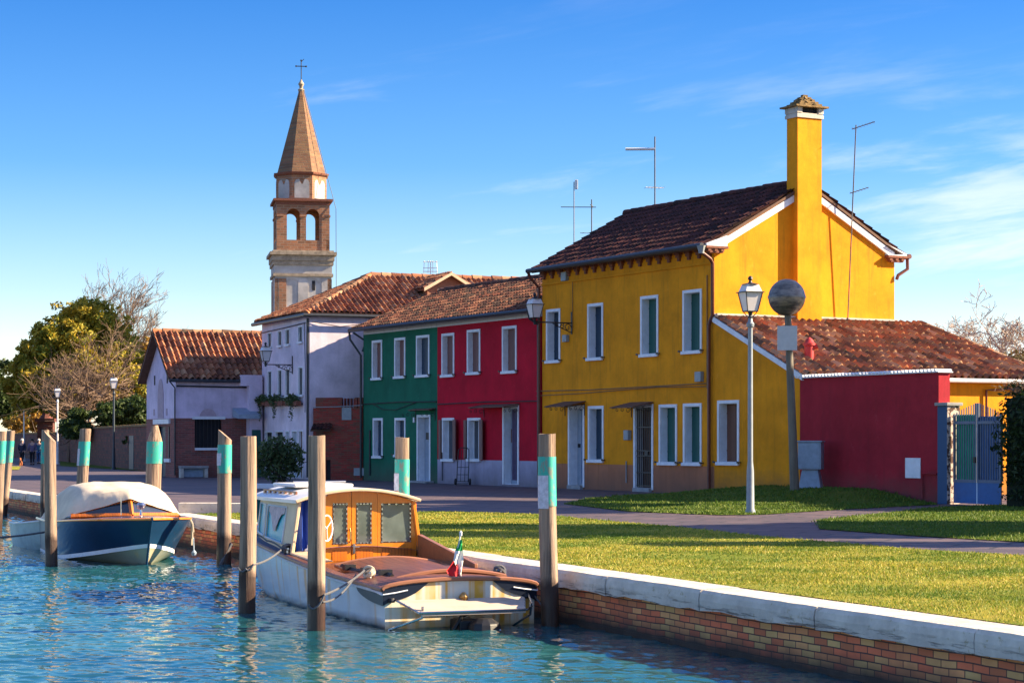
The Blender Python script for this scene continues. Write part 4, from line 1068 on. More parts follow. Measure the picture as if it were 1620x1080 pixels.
for sg in (1, -1):
    o = (DX + .3, DY0 if sg > 0 else DY1, 7.64); tiles('dormer_roof', 'rtile', dmo, o, (-1, 0, 0), (0, sg * math.cos(ad), math.sin(ad)), [(0, -.25), (2.6, -.25), (2.6, .9 / math.cos(ad) + .02), (0, .9 / math.cos(ad) + .02)], .2, .34, .045)
    y0 = DY0 - .25 if sg > 0 else DY1 + .25; MB().extrude([(DX + .3, y0, 7.42), (DX + .3, dyc, 8.08), (DX + .3, dyc, 8.2), (DX + .3, y0, 7.56)], (.05, 0, 0)).build('dormer_verge', 'cream', dmo)
# flower boxes under the first floor windows
def leaves(n, c, rad, size, flat_=.8):
    c = np.array(c); rad = np.array(rad)
    d = rng.normal(size=(n, 3)); d /= np.linalg.norm(d, axis=1, keepdims=True); rr = rng.random(n) ** .45
    return c + d * rr[:, None] * rad, rng.uniform(.6, 1.3, n) * size
def leafmesh(name, P_, Sz, mat, parent=None, stretch=1.6, up=0.):
    n = len(P_); a = rng.normal(size=(n, 3)); a[:, 2] += up; a /= np.linalg.norm(a, axis=1, keepdims=True)
    b = np.cross(a, rng.normal(size=(n, 3))); b /= np.linalg.norm(b, axis=1, keepdims=True)
    s = Sz[:, None]; V = np.stack([P_ - b * s * .35, P_ + a * s * stretch * .5 - b * 0, P_ + b * s * .35, P_ - a * s * stretch * .5], 1)
    V = np.stack([P_ - a * s * stretch * .5, P_ + b * s * .35, P_ + a * s * stretch * .5, P_ - b * s * .35], 1).reshape(-1, 3)
    return raw_mesh(name, V, np.arange(n * 4), 4, mat, parent)
for (p0, p1, lab, pc) in ((413, 428.5, 'flower box with trailing greenery, leftmost under the pale house windows', 421), (430, 457.5, 'long flower box with trailing leaves under the middle pale house windows', 444), (462, 480, 'round leafy flower box under the pale house window nearest the corner', 471)):
    x0, x1 = max(0.02, FW.x(p0)), FW.x(p1); z = FW.z(pc, 637); o = FW.o + FW.d * x0
    t = thing('flower_box', lab, 'flower box', (o.x, o.y, z - .12), FW.ang, 'flower boxes on the pale house')
    MB().box(0, x1 - x0, -.30, -.09, .0, .18).build('box', 'corb', t); MB().box(0.1, .14, -.09, -.0, .05, .1).box(x1 - x0 - .14, x1 - x0 - .1, -.09, -.0, .05, .1).build('bracket', 'iron', t)
    P_, Sz = leaves(420, ((x1 - x0) / 2, -.22, .22), ((x1 - x0) / 2 + .05, .22, .26), .09); P2, S2 = leaves(90, ((x1 - x0) * .6, -.32, -.15), (.25, .08, .5), .07)
    leafmesh('leaves', np.vstack([P_, P2]), np.concatenate([Sz, S2]), 'plant', t)
# ================================================================ CHAPEL-LIKE SMALL BUILDING
FC = Frame((-13.7, 85.0), (.3795, -.925)).sub(-5.46)
cp = thing('small_gabled_building', 'small pale building with brick lower walls and steep tiled roof, left of the lilac house', 'building', FC.o, FC.ang)
CL, CD = 5.46, 9.0; ze, zr = 4.15, 6.05; zb = 2.42
def arch_pts(cx, z, w, h, n=10): return [(cx - w / 2 * math.cos(math.pi * k / n), z + h * math.sin(math.pi * k / n)) for k in range(n + 1)]
# brick lower walls, stepping 3 mm proud of the render above
door = (FC.x(249), FC.x(262), -.1, 2.1); sidew = (FC.x(266.5), FC.x(269), .8, 2.1)
def side(y): return y
# right side positions: along local y at x = CL
FS = Frame(FC.o + FC.d * CL, FC.n)
w0, w1 = FS.x(308), FS.x(350); wz0, wz1 = FS.z(330, 708), FS.z(330, 663)
mb = MB(); wall_front(mb, -.01, CL + .01, -.1, zb, [door, sidew], -.01)
for x, hl in ((-.01, []), (CL + .01, [(w0, w1, wz0, wz1)])):
    ys = [-.01] + [q for h in hl for q in h[:2]] + [CD]
    m2 = MB(); wall_front(m2, -.01, CD, -.1, zb, hl)
    mb.add([(x, p[0], p[2]) for p in m2.v], m2.f)
mb.quad((.2, .4, 0), (CL - .2, .4, 0), (CL - .2, .4, zb), (.2, .4, zb)); mb.quad((CL - .25, 0, 0), (CL - .25, CD, 0), (CL - .25, CD, zb), (CL - .25, 0, zb))
mb.quad((-.01, -.01, zb), (CL + .01, -.01, zb), (CL + .01, CD, zb), (-.01, CD, zb))
mb.build('brick_wall', 'brick_chapel', cp)
mb = MB(); mb.add([(0, 0, zb + .002), (CL, 0, zb + .002), (CL, 0, ze), (CL / 2, 0, zr - .05), (0, 0, ze)], [(0, 1, 2, 3, 4)]); mb.add([(0, CD, zb + .002), (CL, CD, zb + .002), (CL, CD, ze), (CL / 2, CD, zr - .05), (0, CD, ze)], [(0, 1, 2, 3, 4)])
for x in (0, CL): mb.quad((x, 0, zb + .002), (x, CD, zb + .002), (x, CD, ze), (x, 0, ze))
mb.build('upper_wall', 'white_pl', cp)
MB().box(door[0], door[1], .14, .2, 0, 2.1).build('door', 'blueshut', cp); MB().box(sidew[0], sidew[1], .14, .2, .8, 2.1).build('narrow_window', 'darkin', cp)
MB().box(FC.x(245), FC.x(270), -.09, -.011, 2.2, 2.4).build('lintel', 'whitep', cp); MB().box(FC.x(262), FC.x(270.5), -.08, -.011, .62, .76).build('sill', 'whitep', cp)
# arched niche above the door and slits
cxn = FC.x(254.5); ap = arch_pts(cxn, 3.2, 1.05, .9); MB().extrude([(ap[0][0], -.004, 2.45)] + [(p[0], -.004, p[1]) for p in ap] + [(ap[-1][0], -.004, 2.45)], (0, -.02, 0)).build('arched_niche', 'lilac_dk', cp)
for px, py0, py1 in ((245, 594, 609), (265, 592, 606), (244, 647, 657), (264, 646, 657)):
    x = FC.x(px); MB().box(x - .09, x + .09, -.02, -.003, FC.z(px, py1), FC.z(px, py0)).build('slit_window', 'darkin' if py0 < 600 else 'lilac_dk', cp)
# side window: dark opening with grille, lintel, blind arch
def sx(mb, y0, y1, z0, z1, a, b): return mb.box(CL + a, CL + b, y0, y1, z0, z1)
sx(MB(), w0, w1, wz0, wz1, -.2, -.15).build('window', 'darkin', cp)
mb = MB()
for k in range(7): y = w0 + (w1 - w0) * (k + .5) / 7; sx(mb, y - .012, y + .012, wz0, wz1, -.09, -.06)
mb.build('window_bars', 'iron', cp); sx(MB(), w0 - .1, w1 + .15, wz1, wz1 + .12, .012, .09).build('lintel', 'whitep', cp); sx(MB(), w0, w1, wz0 - .1, wz0, .012, .1).build('sill', 'whitep', cp)
cy_ = (w0 + w1) / 2; ap = arch_pts(cy_, zb + .02, .72, .38); MB().extrude([(CL + .003, p[0], p[1]) for p in ap], (.02, 0, 0)).build('blind_arch', 'lilac_dk', cp)
pa = math.degrees(math.atan2(zr - ze, CL / 2)); ca, sa = math.cos(R(pa)), math.sin(R(pa)); s_ = CL / 2 / ca
tiles('roof', 'rtile', cp, (CL, 0, ze), (0, 1, 0), (-ca, 0, sa), [(-.35, -.28), (CD, -.28), (CD, s_), (-.35, s_)], .25, .42, .06)
tiles('roof', 'rtile', cp, (0, 0, ze), (0, 1, 0), (ca, 0, sa), [(-.35, -.28), (CD, -.28), (CD, s_), (-.35, s_)], .25, .42, .06)
ridge(cp, 'rtile_red', (CL / 2, -.35, zr + .04), (CL / 2, CD, zr + .04), .12)
mb = MB(); mb.tube([(CL + .27, -.35, ze - .2), (CL + .27, 3.2, ze - .2)], .07, 6); mb.tube([(CL + .03, .02, ze - .42), (CL + .04, 3.2, ze - .46)], .035, 5); mb.tube([(CL + .27, -.3, ze - .25), (CL + .05, -.05, ze - .5), (CL + .04, -.05, .1)], .03, 5); mb.build('gutter', 'gutter', cp, smooth=True)
# link wall with door and awning between this building and the pale house
mb = MB().box(CL + .012, CL + .5, 2.95, 3.5, -.1, 3.75).box(CL + .012, CL + .5, 2.62, 3.5, 3.75, 4.2); mb.build('link_wall', 'white_pl', cp)
MB().box(CL + .5, CL + .53, 3.05, 3.42, 0, 1.95).build('link_door', 'greenshut', cp)
MB().extrude([(CL + .05, 2.35, 2.85), (CL + .95, 2.35, 2.58), (CL + .95, 2.35, 2.4), (CL + .05, 2.35, 2.5)], (0, .95, 0)).build('awning', 'bluebox', cp)

# ================================================================ STONE BENCH, OLD WALL, LAMPS
def G2(px, py): g = G(px, py); return Vector((g[0], g[1], 0))
bp = FS.o + FS.d * FS.x(281) + FC.d * .45
bn = thing('stone_bench', 'pale stone bench against the brick wall of the small gabled building', 'bench', bp, FS.ang)
bl = FS.x(326) - FS.x(281)
MB().box(0, bl, -.0, .34, .38, .48).build('seat', 'concrete', bn, bevel=.01)
for x in (.02, bl - .16): MB().box(x, x + .14, .02, .32, 0, .378).build('leg', 'stone', bn, bevel=.01)
MB().box(.17, bl - .17, .22, .28, .02, .377).build('back_slab', 'bluebox', bn)
def old_wall(label, A, B, h, cap='corb', name='garden_wall', dips=()):
    F = Frame(A, B - A); Ln = (B - A).length; t = thing(name, label, 'wall', A, F.ang)
    n = 30; mb = MB(); mb.box(0, Ln, 0, .4, -.1, h); mb.build('brick_face', 'brick_wall', t)
    mb = MB(); k = 0.
    while k < Ln: mb.box(k, k + .5, -.06, .46, h + .002, h + .09 + random.uniform(0, .04)); k += .51
    mb.build('tile_coping', 'rtile_cap', t); return t, F, Ln
A = G2(92, 729); B = G2(233, 745.5); ow, FO, OL = old_wall('long old brick garden wall with tile coping in front of the dark shrubs', A, B, 2.2)
MB().box(FO.x(205), FO.x(212), -.03, 0, 0, 1.75).build('door', 'blueshut', ow)
A2 = G2(-40, 719); B2 = G2(92, 728); old_wall('low shadowed brick wall behind the walkers at far left', A2, B2, 2.0)
pr = G2(73, 727); mb = MB().box(-.6, .6, -.4, .4, 0, 2.9).box(-.75, .75, -.55, .55, 2.9, 3.15).lathe([(.55, 3.15), (.3, 3.5), (.35, 3.7), (.1, 3.95)], (0, 0, 0), 8)
tag(mb.build('wall_pier', 'brick_wall', loc=pr), 'brick gate pier with stone cap at the end of the old wall', 'pier')

def lantern(t, z0, s=1., parts=True):
    w0, w1, h = .13 * s, .215 * s, .42 * s; q = math.pi / 4
    mb = MB().lathe([(w0 * 1.35, z0), (w1 * 1.35, z0 + h)], (0, 0, 0), 4, q); g = mb.build('lantern_glass', 'lampglass', t)
    mb = MB()
    for k in range(4):
        a = q + k * math.pi / 2; mb.tube([(w0 * 1.4 * math.cos(a), w0 * 1.4 * math.sin(a), z0 - .01), (w1 * 1.4 * math.cos(a), w1 * 1.4 * math.sin(a), z0 + h + .01)], .013 * s, 4)
    mb.lathe([(w0 * 1.5, z0 - .02), (w0 * 1.5, z0)], (0, 0, 0), 4, q); mb.lathe([(w1 * 1.62, z0 + h), (w1 * 1.62, z0 + h + .018)], (0, 0, 0), 4, q)
    mb.lathe([(.07 * s, z0 - .16 * s), (.035 * s, z0 - .12 * s), (.05 * s, z0 - .03 * s)], (0, 0, 0), 8)
    for k in range(4):
        a = q + k * math.pi / 2; mb.tube([(.03 * s * math.cos(a), .03 * s * math.sin(a), z0 - .14 * s), (.10 * s * math.cos(a), .10 * s * math.sin(a), z0 - .10 * s), (w0 * 1.4 * math.cos(a), w0 * 1.4 * math.sin(a), z0)], .01 * s, 4)
    mb.build('lantern_frame', 'iron', t)
    mb = MB().lathe([(w1 * 1.35, z0 + h + .02), (w1 * .95, z0 + h + .19 * s)], (0, 0, 0), 4, q); mb.build('lantern_hood', 'lampglass', t)
    mb = MB().lathe([(w1 * 1.0, z0 + h + .19 * s), (.05 * s, z0 + h + .23 * s), (.03 * s, z0 + h + .28 * s), (.06 * s, z0 + h + .31 * s), (.05 * s, z0 + h + .36 * s), (.012, z0 + h + .39 * s)], (0, 0, 0), 10); mb.build('finial', 'iron', t, smooth=True)
def street_lamp(label, px, py, mat, htop=4.95):
    g = G2(px, py); t = thing('street_lamp', label, 'street lamp', g, R(20), 'street lamps along the canal path')
    zl = htop - .73
    mb = MB().lathe([(.11, 0), (.11, .06), (.085, .12), (.075, .9), (.065, 1.0), (.055, 1.1), (.048, zl - .35), (.075, zl - .33), (.085, zl - .27), (.05, zl - .22), (.04, zl - .1)], (0, 0, 0), 12); mb.build('pole', mat, t, smooth=True); lantern(t, zl, .9); return t
street_lamp('tall grey street lamp standing on the grass in front of the yellow lean-to', 1187, 813, 'lampgrey')
street_lamp('dark street lamp in front of the old brick wall near the gabled building', 180, 742, 'lampdark')
street_lamp('pale street lamp beside the end pier of the old brick wall', 91, 734, 'alum')
street_lamp('most distant pale street lamp above the walkers at far left', 38, 729.5, 'alum')

def wall_lamp(label, F, px, py, arm, sgn, s=1.):
    """wall bracket reaching along the facade's outward side"""
    o = F.o + F.d * F.x(px); z = F.z(px, py)
    t = thing('wall_lamp', label, 'wall lamp', (o.x, o.y, z), F.ang)
    mb = MB(); mb.box(-.03, .03, -.03, -.002, -.35, .35); mb.tube([(0, -.02, .0), (0, -arm, .0)], .02, 6)
    for cy, cz, rr, t0, dr in ((-.16, -.14, .13, 0, 1), (-.38, -.10, .09, 1, -1), (-.55, -.07, .06, 2, 1)):
        mb.tube([(0, cy + rr * math.cos(t0 + dr * k * .6) * (1 - k * .06), cz + rr * math.sin(t0 + dr * k * .6) * (1 - k * .06)) for k in range(13)], .014, 5)
    mb.tube([(0, -.03, -.3), (0, -.3, -.2), (0, -.7, -.03)], .016, 5); mb.build('bracket', 'iron', t, smooth=True)
    before = set(bpy.data.objects); lantern(t, .14, s)
    for q in set(bpy.data.objects) - before: q.location = (0, -arm, 0)
    MB().tube([(0, -arm, -.08), (0, -arm, .05)], .04, 8).build('arm_end', 'iron', t); return t
wall_lamp('iron bracket lantern on the left end of the yellow house', FL, 905, 511, 1.35, 1, .95)
wall_lamp('iron bracket lantern on the pale lilac house', FW, 463, 577, 1.1, 1, .9)

# ================================================================ BALL ON A LEANING POLE, CABINET, HAND TRUCK, PLANTER
def ballmat():
    m, N, L, P = newmat('weathered ball metal'); v = objco(N, L, (1, 1, 3)); n = rng_map(N, L, noise(N, L, v, 3, 7, .7), .4, .62)
    L.new(mixc(N, L, n, (.30, .25, .20), (.09, .085, .085)), P.inputs['Base Color']); P.inputs['Roughness'].default_value = .42; P.inputs['Metallic'].default_value = .55; bump(N, L, P, n, .3, .01); return m
M['ballm'] = ballmat()
bx, by = (1258 - CX) / FPX * 53.2, 53.2
ball = thing('ball_marker', 'weathered wooden pole leaning slightly with big dark metal ball and square white board', 'marker', (bx, by, .15))
top = Vector((-.19, 0, 4.60)); MB().tube([(0, 0, -.2), top * .5, top], [.125, .10, .085], 12).build('pole', 'polewood', ball, smooth=True)
prof = [(.47 * math.sin(math.pi * k / 20), -.47 * math.cos(math.pi * k / 20)) for k in range(1, 20)]
prof = prof[:10] + [(.485, -.02), (.485, .02)] + prof[10:]
bc = Vector((-.215, 0, 5.02)); MB().lathe(prof, bc, 32).build('ball', 'ballm', ball, smooth=True)
MB().tube([top, bc - Vector((0, 0, .44))], .07, 10).build('neck', 'gutter', ball)
MB().box(-.25, .25, -.02, .02, -.31, .31).build('board', 'board', ball, loc=(-.22, -.12, 3.98), rot=(0, 0, R(-12)))
cb_ = thing('utility_cabinet', 'grey blue metal cabinet on a flared pedestal against the dark red wall', 'cabinet', Vector(((1283 - CX) / FPX * 54.0, 54.0, .22)), FY.ang + R(42))
MB().prism([(-.30, -.22, 0), (.30, -.22, 0), (.30, .22, 0), (-.30, .22, 0)], [(-.21, -.15, .55), (.21, -.15, .55), (.21, .15, .55), (-.21, .15, .55)]).box(-.33, .33, -.25, .25, -.1, -.001).build('pedestal', 'bluebox', cb_, bevel=.01)
cc = MB().box(-.30, .30, -.22, .22, .56, 1.26).build('cabinet', 'bluebox', cb_, bevel=.015); MB().box(-.26, .26, -.232, -.222, .60, 1.22).build('door', 'bluebox', cc, bevel=.004); MB().box(-.33, .33, -.25, .25, 1.262, 1.30).build('lid', 'bluebox', cc, bevel=.01)
ht = thing('hand_truck', 'black folding hand truck leaning by the open shutters of the red house', 'hand truck', FR.o + FR.d * FR.x(750, 0) - FR.n * .45, FR.ang + R(50))
mb = MB()
for x in (-.2, .2): mb.tube([(x, 0, .1), (x, .12, .75), (x * .9, .20, 1.2), (x * .5, .24, 1.27)], .016, 6)
mb.tube([(-.1, .24, 1.27), (.1, .24, 1.27)], .016, 6)
for x in (-.07, .07): mb.tube([(x, .01, .12), (x, .13, .8), (x, .2, 1.2)], .009, 5)
for z in (.12, .35, .6, .9): mb.tube([(-.2, .0 + z * .16, z), (.2, .0 + z * .16, z)], .011, 5)
mb.build('frame', 'iron', ht); MB().box(-.2, .2, -.25, .0, .04, .06).build('toe_plate', 'iron', ht)
for x in (-.25, .25): MB().tube([(x - .025, .05, .11), (x + .025, .05, .11)], .11, 14).build('wheel', 'rubber', ht)

gpl = G2(441, 772.5)
pp = thing('potted_plant', 'big bushy plant in a pale trough in front of the lilac house', 'plant', gpl)
MB().box(-.75, .75, -.28, .28, 0, .16).build('trough', 'whitep', pp, bevel=.02)
mb = MB()
for k in range(16):
    a = random.uniform(0, 6.28); r_ = random.uniform(.2, .8); mb.tube([(random.uniform(-.3, .3), 0, .12), (r_ * .5 * math.cos(a), r_ * .25 * math.sin(a), .7), (r_ * math.cos(a), r_ * .5 * math.sin(a), random.uniform(1.1, 1.7))], [.018, .012, .005], 5)
mb.build('stems', 'bark', pp)
P_, Sz = leaves(1500, (0, 0, .95), (.85, .5, .72), .10); leafmesh('leaves', P_, Sz, 'plant', pp, 2.4)

# ================================================================ BELL TOWER
TD = 150.; tx = (476.5 - CX) / FPX * TD
def tz(py): return EYE - (py - HZ) * TD / FPX
tw = thing('bell_tower', 'brick church bell tower with open belfry, octagonal drum and pointed spire', 'tower', (tx, TD, 0), R(10))
hw = 2.02                                   # half width of the shaft
zc0 = tz(424); zb0 = tz(400); zb1 = tz(322); zd1 = tz(277); zs1 = tz(140)
mb = MB().box(-hw + .05, hw - .05, -hw + .05, hw - .05, -.1, zc0)
mb.build('shaft', 'tower_st', tw)
# raised corner strips and middle strips leave arched niches on each face
sh = MB(); shc = MB()
for k in range(4):
    Rm = Matrix.Rotation(k * math.pi / 2, 3, 'Z')
    for (a, b, br) in ((-hw, -hw + .82, 1), (-.36, .36, 0), (hw - .72, hw, 0)):
        q = MB().box(a, b, -hw - .004 * (k % 2), -hw + .3, -.1, zc0 - .9); (sh if br else shc).add([Rm @ Vector(p) for p in q.v], q.f)
    for cx in (-.78, .72):
        w_ = .80; n = 10; ar = [(cx - w_ / 2 * math.cos(math.pi * i / n), zc0 - 1.25 + .35 * math.sin(math.pi * i / n)) for i in range(n + 1)]
        for i in range(n):
            q = MB().prism([(ar[i][0], -hw, ar[i][1]), (ar[i + 1][0], -hw, ar[i + 1][1]), (ar[i + 1][0], -hw, zc0 - .6), (ar[i][0], -hw, zc0 - .6)], [(ar[i][0], -hw + .2, ar[i][1]), (ar[i + 1][0], -hw + .2, ar[i + 1][1]), (ar[i + 1][0], -hw + .2, zc0 - .6), (ar[i][0], -hw + .2, zc0 - .6)]); shc.add([Rm @ Vector(p) for p in q.v], q.f)
sh.build('brick_strip', 'brick_tower', tw); shc.build('plaster_strip', 'tower_st', tw)
MB().box(.62, .84, -hw + .02, -hw + .2, tz(462), tz(447)).build('slit_window', 'darkin', tw)
mb = MB().box(-hw - .02, hw + .02, -hw - .02, hw + .02, zc0 - .55, zc0 + .05); mb.build('frieze', 'tower_st', tw)
mb = MB()
for (o, a, b) in ((.10, zc0 - .75, zc0 - .552), (.12, zc0 + .052, zc0 + .35), (.18, zc0 + .352, zc0 + .75), (.34, zc0 + .752, zb0 - .12), (.14, zb0 - .118, zb0)): mb.box(-hw - o, hw + o, -hw - o, hw + o, a, b)
mb.build('cornice', 'stone_w', tw)
# belfry with two arched openings per side
bh = hw - .14; mb = MB(); cap_ = MB(); zsill = zb0 + .75; zspr = tz(345); wa = .94
for k in range(4):
    Rm = Matrix.Rotation(k * math.pi / 2, 3, 'Z')
    def addr(m_, q): m_.add([Rm @ Vector(p) for p in q.v], q.f)
    for a, b in ((-bh, -.68 - wa / 2), (-.68 + wa / 2, .68 - wa / 2), (.68 + wa / 2, bh - .28)):
        addr(mb, MB().box(a, b, -bh, -bh + .28, zb0, zspr))
    addr(mb, MB().box(-bh, bh - .28, -bh + .002, -bh + .24, zb0, zsill))
    for cx in (-.68, .68):
        n = 10; ar = [(cx - wa / 2 * math.cos(math.pi * i / n), zspr + wa / 2 * math.sin(math.pi * i / n)) for i in range(n + 1)]
        for i in range(n):
            y0, y1 = -bh, -bh + .28; zt = zb1 - .3
            addr(mb, MB().prism([(ar[i][0], y0, ar[i][1]), (ar[i + 1][0], y0, ar[i + 1][1]), (ar[i + 1][0], y0, zt), (ar[i][0], y0, zt)], [(ar[i][0], y1, ar[i][1]), (ar[i + 1][0], y1, ar[i + 1][1]), (ar[i + 1][0], y1, zt), (ar[i][0], y1, zt)]))
    for a, b in ((-bh, -.68 - wa / 2), (-.68 + wa / 2, .68 - wa / 2), (.68 + wa / 2, bh - .28)): addr(mb, MB().box(a, b, -bh, -bh + .28, zspr, zb1 - .3))
    for xx in (-bh + .0, -.25, bh - .55): addr(mb, MB().box(xx, xx + .5, -bh - .06, -bh + .01, zspr - .1, zspr + .05))
mb.build('belfry', 'brick_tower', tw)
mb = MB().box(-bh - .04, bh + .04, -bh - .04, bh + .04, zb1 - .3, zb1 - .05).box(-bh - .22, bh + .22, -bh - .22, bh + .22, zb1 - .05, zb1 + .12); mb.build('belfry_cornice', 'corb', tw)
R8 = 1.92; r0 = R(75 - 10)
MB().lathe([(R8, zb1 + .12), (R8, zd1 - .22)], (0, 0, 0), 8, r0).build('drum', 'brick_tower', tw)
pn = MB()
for k in range(8):
    a = r0 + (k + .5) * math.pi / 4; ap_ = R8 * math.cos(math.pi / 8) + .02; wdt = R8 * math.sin(math.pi / 8) * .72
    Rm = Matrix.Rotation(a, 3, 'Z'); zz0, zz1 = zb1 + .2, zd1 - .5
    pr_ = [(0, -wdt, zz0), (0, wdt, zz0), (0, wdt, zz1 - .25), (0, wdt * .8, zz1 - .05), (0, wdt * .4, zz1), (0, .05, zz1 - .35), (0, -.05, zz1 - .35), (0, -wdt * .4, zz1), (0, -wdt * .8, zz1 - .05), (0, -wdt, zz1 - .25)]
    q = MB().extrude([(ap_ - .01, p[1], p[2]) for p in pr_], (.015, 0, 0)); pn.add([Rm @ Vector(p) for p in q.v], q.f)
pn.build('drum_panel', 'tower_st', tw)
MB().lathe([(R8 + .04, zd1 - .22), (R8 + .16, zd1 - .12), (R8 + .2, zd1)], (0, 0, 0), 8, r0).build('drum_cornice', 'corb', tw)
MB().lathe([(R8 - .05, zd1), (.13, zs1)], (0, 0, 0), 8, r0).build('spire', 'spire', tw)
MB().lathe([(.2, zs1 - .25), (.24, zs1 - .1), (.12, zs1), (.14, zs1 + .15), (.22, zs1 + .3), (.1, zs1 + .5), (.05, zs1 + .62)], (0, 0, 0), 10).build('finial', 'stone_w', tw, smooth=True)
zt = tz(96); mb = MB().tube([(0, 0, zs1 + .5), (0, 0, zt)], .035, 5).tube([(-.36, 0, zt - .42), (.36, 0, zt - .42)], .035, 5).tube([(-.0, 0, zt - .1), (.2, 0, zt + .1)], .02, 4)
for p in ((-.36, zt - .42), (.36, zt - .42), (0, zt)): mb.lathe([(.06, -.05), (.06, .05)], (p[0], 0, p[1]), 6)
mb.build('cross', 'iron', tw)
MB().tube([(.16, -.1, zs1), (hw + .3, -hw, zb0 + 3), (hw + .35, -hw, 3)], .02, 4).build('lightning_rod_cable', 'iron', tw)

# ================================================================ AERIALS
def at(px, py, Y): return Vector(((px - CX) / FPX * Y, Y, EYE - (py - HZ) * Y / FPX))
pA = at(1342, 503, 61.3); pb = FE.o + FE.d * .16 + FE.n * FE.x(1342) * 0
F_g = Frame(FE.o + FE.d * .16, FE.n); gx = F_g.x(1341); bs = F_g.o + F_g.d * gx; bs.z = LZ0 - .02
bd = math.atan2(F_g.d.y, F_g.d.x)
aerial('aerial', 'tall thin leaning aerial mast with two booms on the right of the yellow gable', bs, (.22, -.15, 0), 5.75,
       [(.985, math.atan2(-.876, .483) + .75, .12, .55, 7, .5, .014, 'mast'), (.66, math.atan2(-.876, .483) + .75, .1, .45, 6, .5, .012, 'mast')], tilt=.28)
ry = Frame(FL.o + FL.n * 3.22, FL.d)
def ridgept(px): x = ry.x(px); p = ry.o + ry.d * x; p.z = 8.98; return p
p = ridgept(1036); aerial('aerial', 'aerial with a long white tube boom on the yellow house ridge', p, (0, 0, 0), 2.35, [(.83, R(178), 0.0, .95, 0, .1, .045, 'alum'), (.30, R(200), .3, .32, 5, .55, .012, 'alum')], .022)
p = ridgept(936); p.z = 8.75; aerial('aerial', 'short aerial with toothed boom left on the yellow house ridge', p - Vector((0, 0, .35)), (0, 0, 0), 1.3, [(.8, R(182), .15, 1.05, 12, .16, .014, 'mast'), (.84, R(80), .25, .25, 0, .5, .02, 'mast'), (.12, R(190), .2, .4, 3, .3, .01, 'mast')], .02)
FRr = Frame(FR.o + FR.n * 4.6, FR.d); x = FL.x(908); pq = FL.o + FL.n * 3.4 + FL.d * .4; k_ = (908 - CX) / FPX; yy = 70.5
t = thing('aerial', 'slim pole with small white panel antenna behind the yellow roof', 'aerial', (k_ * yy, yy, 7.0)); MB().tube([(0, 0, -.6), (0, 0, 3.25)], .018, 5).build('mast', 'mast', t); MB().box(.03, .13, -.05, .05, 3.0, 3.32).build('panel', 'alum', t, bevel=.01)
p = FW.o + FW.d * 3.4 + FW.n * (AP + 2.2); p.z = RZ + .05
F_r = Frame(FW.o + FW.d * 3.4, FW.n); xx = F_r.x(681); p = F_r.o + F_r.d * xx; p.z = RZ + .1
t = thing('aerial', 'small square comb aerial on the ridge of the pale house', 'aerial', p); mb = MB().tube([(0, 0, -.1), (0, 0, .62)], .02, 5); mb.build('mast', 'alum', t)
mb = MB()
for xx in (-.28, -.1, .1, .28): mb.tube([(xx, 0, .12), (xx * .9, 0, .62)], .012, 4)
for zz in (.18, .32, .58): mb.tube([(-.3, 0, zz), (.3, 0, zz)], .014, 4)
mb.build('comb', 'alum', t)
# ================================================================ MOORING POSTS
def post(label, px, Y, pytop, r, lean=(0, 0), top='flat', band=None, notice=None, dx=0):
    """post standing in the canal at distance Y; band = (py top, py bottom) of the painted ring"""
    x = (px - CX) / FPX * Y; ztop = EYE - (pytop - HZ) * Y / FPX
    t = thing('mooring_post', label, 'mooring post', (x, Y, WZ), 0, 'wooden mooring posts'); H = ztop - WZ
    n = 14; seg = 14; rings = []
    ph = random.uniform(0, 6); kx, ky = random.uniform(-.012, .012), random.uniform(-.01, .01)
    for i in range(n + 1):
        f = i / n; z = -1.0 + (H + 1.0) * f; fr = r * (1.06 - .12 * f); ring = []
        for k in range(seg):
            a = 2 * math.pi * k / seg; q = fr * (1 + .035 * math.sin(3 * a + ph) + .02 * math.sin(5 * a + z * 2 + ph))
            zz = z
            if i == n:
                if top == 'flat': zz += random.uniform(-.006, .006)
                if top == 'point': q *= .42; zz += .02
                if top == 'slant': zz -= .10 * (1 + math.cos(a))
            if i == n - 1 and top == 'point': zz = H - r * 1.9
            ring.append((q * math.cos(a) + lean[0] * max(z, -1) + kx * math.sin(f * 6), q * math.sin(a) + lean[1] * z + ky * math.sin(f * 5), zz))
        rings.append(ring)
    MB().loft(rings, True, True, True).build('shaft', 'post', t, smooth=True)
    if band:
        z1 = EYE - (band[0] - HZ) * Y / FPX - WZ; z0 = EYE - (band[1] - HZ) * Y / FPX - WZ
        if top == 'point': z1 = min(z1, H - r * 1.9)
        def ring_at(z, ex, a0=0, a1=2 * math.pi, m=20, closed=True):
            f = (z + 1) / (H + 1); fr = r * (1.06 - .12 * f) + ex
            return [(fr * (1 + .035 * math.sin(3 * a + ph) + .02 * math.sin(5 * a + z * 2 + ph)) * math.cos(a) + lean[0] * z + kx * math.sin(f * 6), fr * (1 + .035 * math.sin(3 * a + ph) + .02 * math.sin(5 * a + z * 2 + ph)) * math.sin(a) + lean[1] * z + ky * math.sin(f * 5), z) for a in [a0 + (a1 - a0) * q / m for q in range(m + (0 if closed else 1))]]
        zs = [z0 + (z1 - z0) * q / 5 for q in range(6)]
        b = MB().loft([ring_at(z, .006) for z in zs], True).build('painted_band', 'band', t, smooth=True)
        if notice:
            za, zb_, a0, a1 = notice; zs = [z0 + (z1 - z0) * (za + (zb_ - za) * q / 4) for q in range(5)]
            MB().loft([ring_at(z, .012, R(a0), R(a1), 8, False) for z in zs]).build('notice', 'notice', t, smooth=True)
    return t
post('thick plain grey post in front of the cream covered blue boat, left', 81, 35.9, 681, .105, (-.01, 0), 'slant')
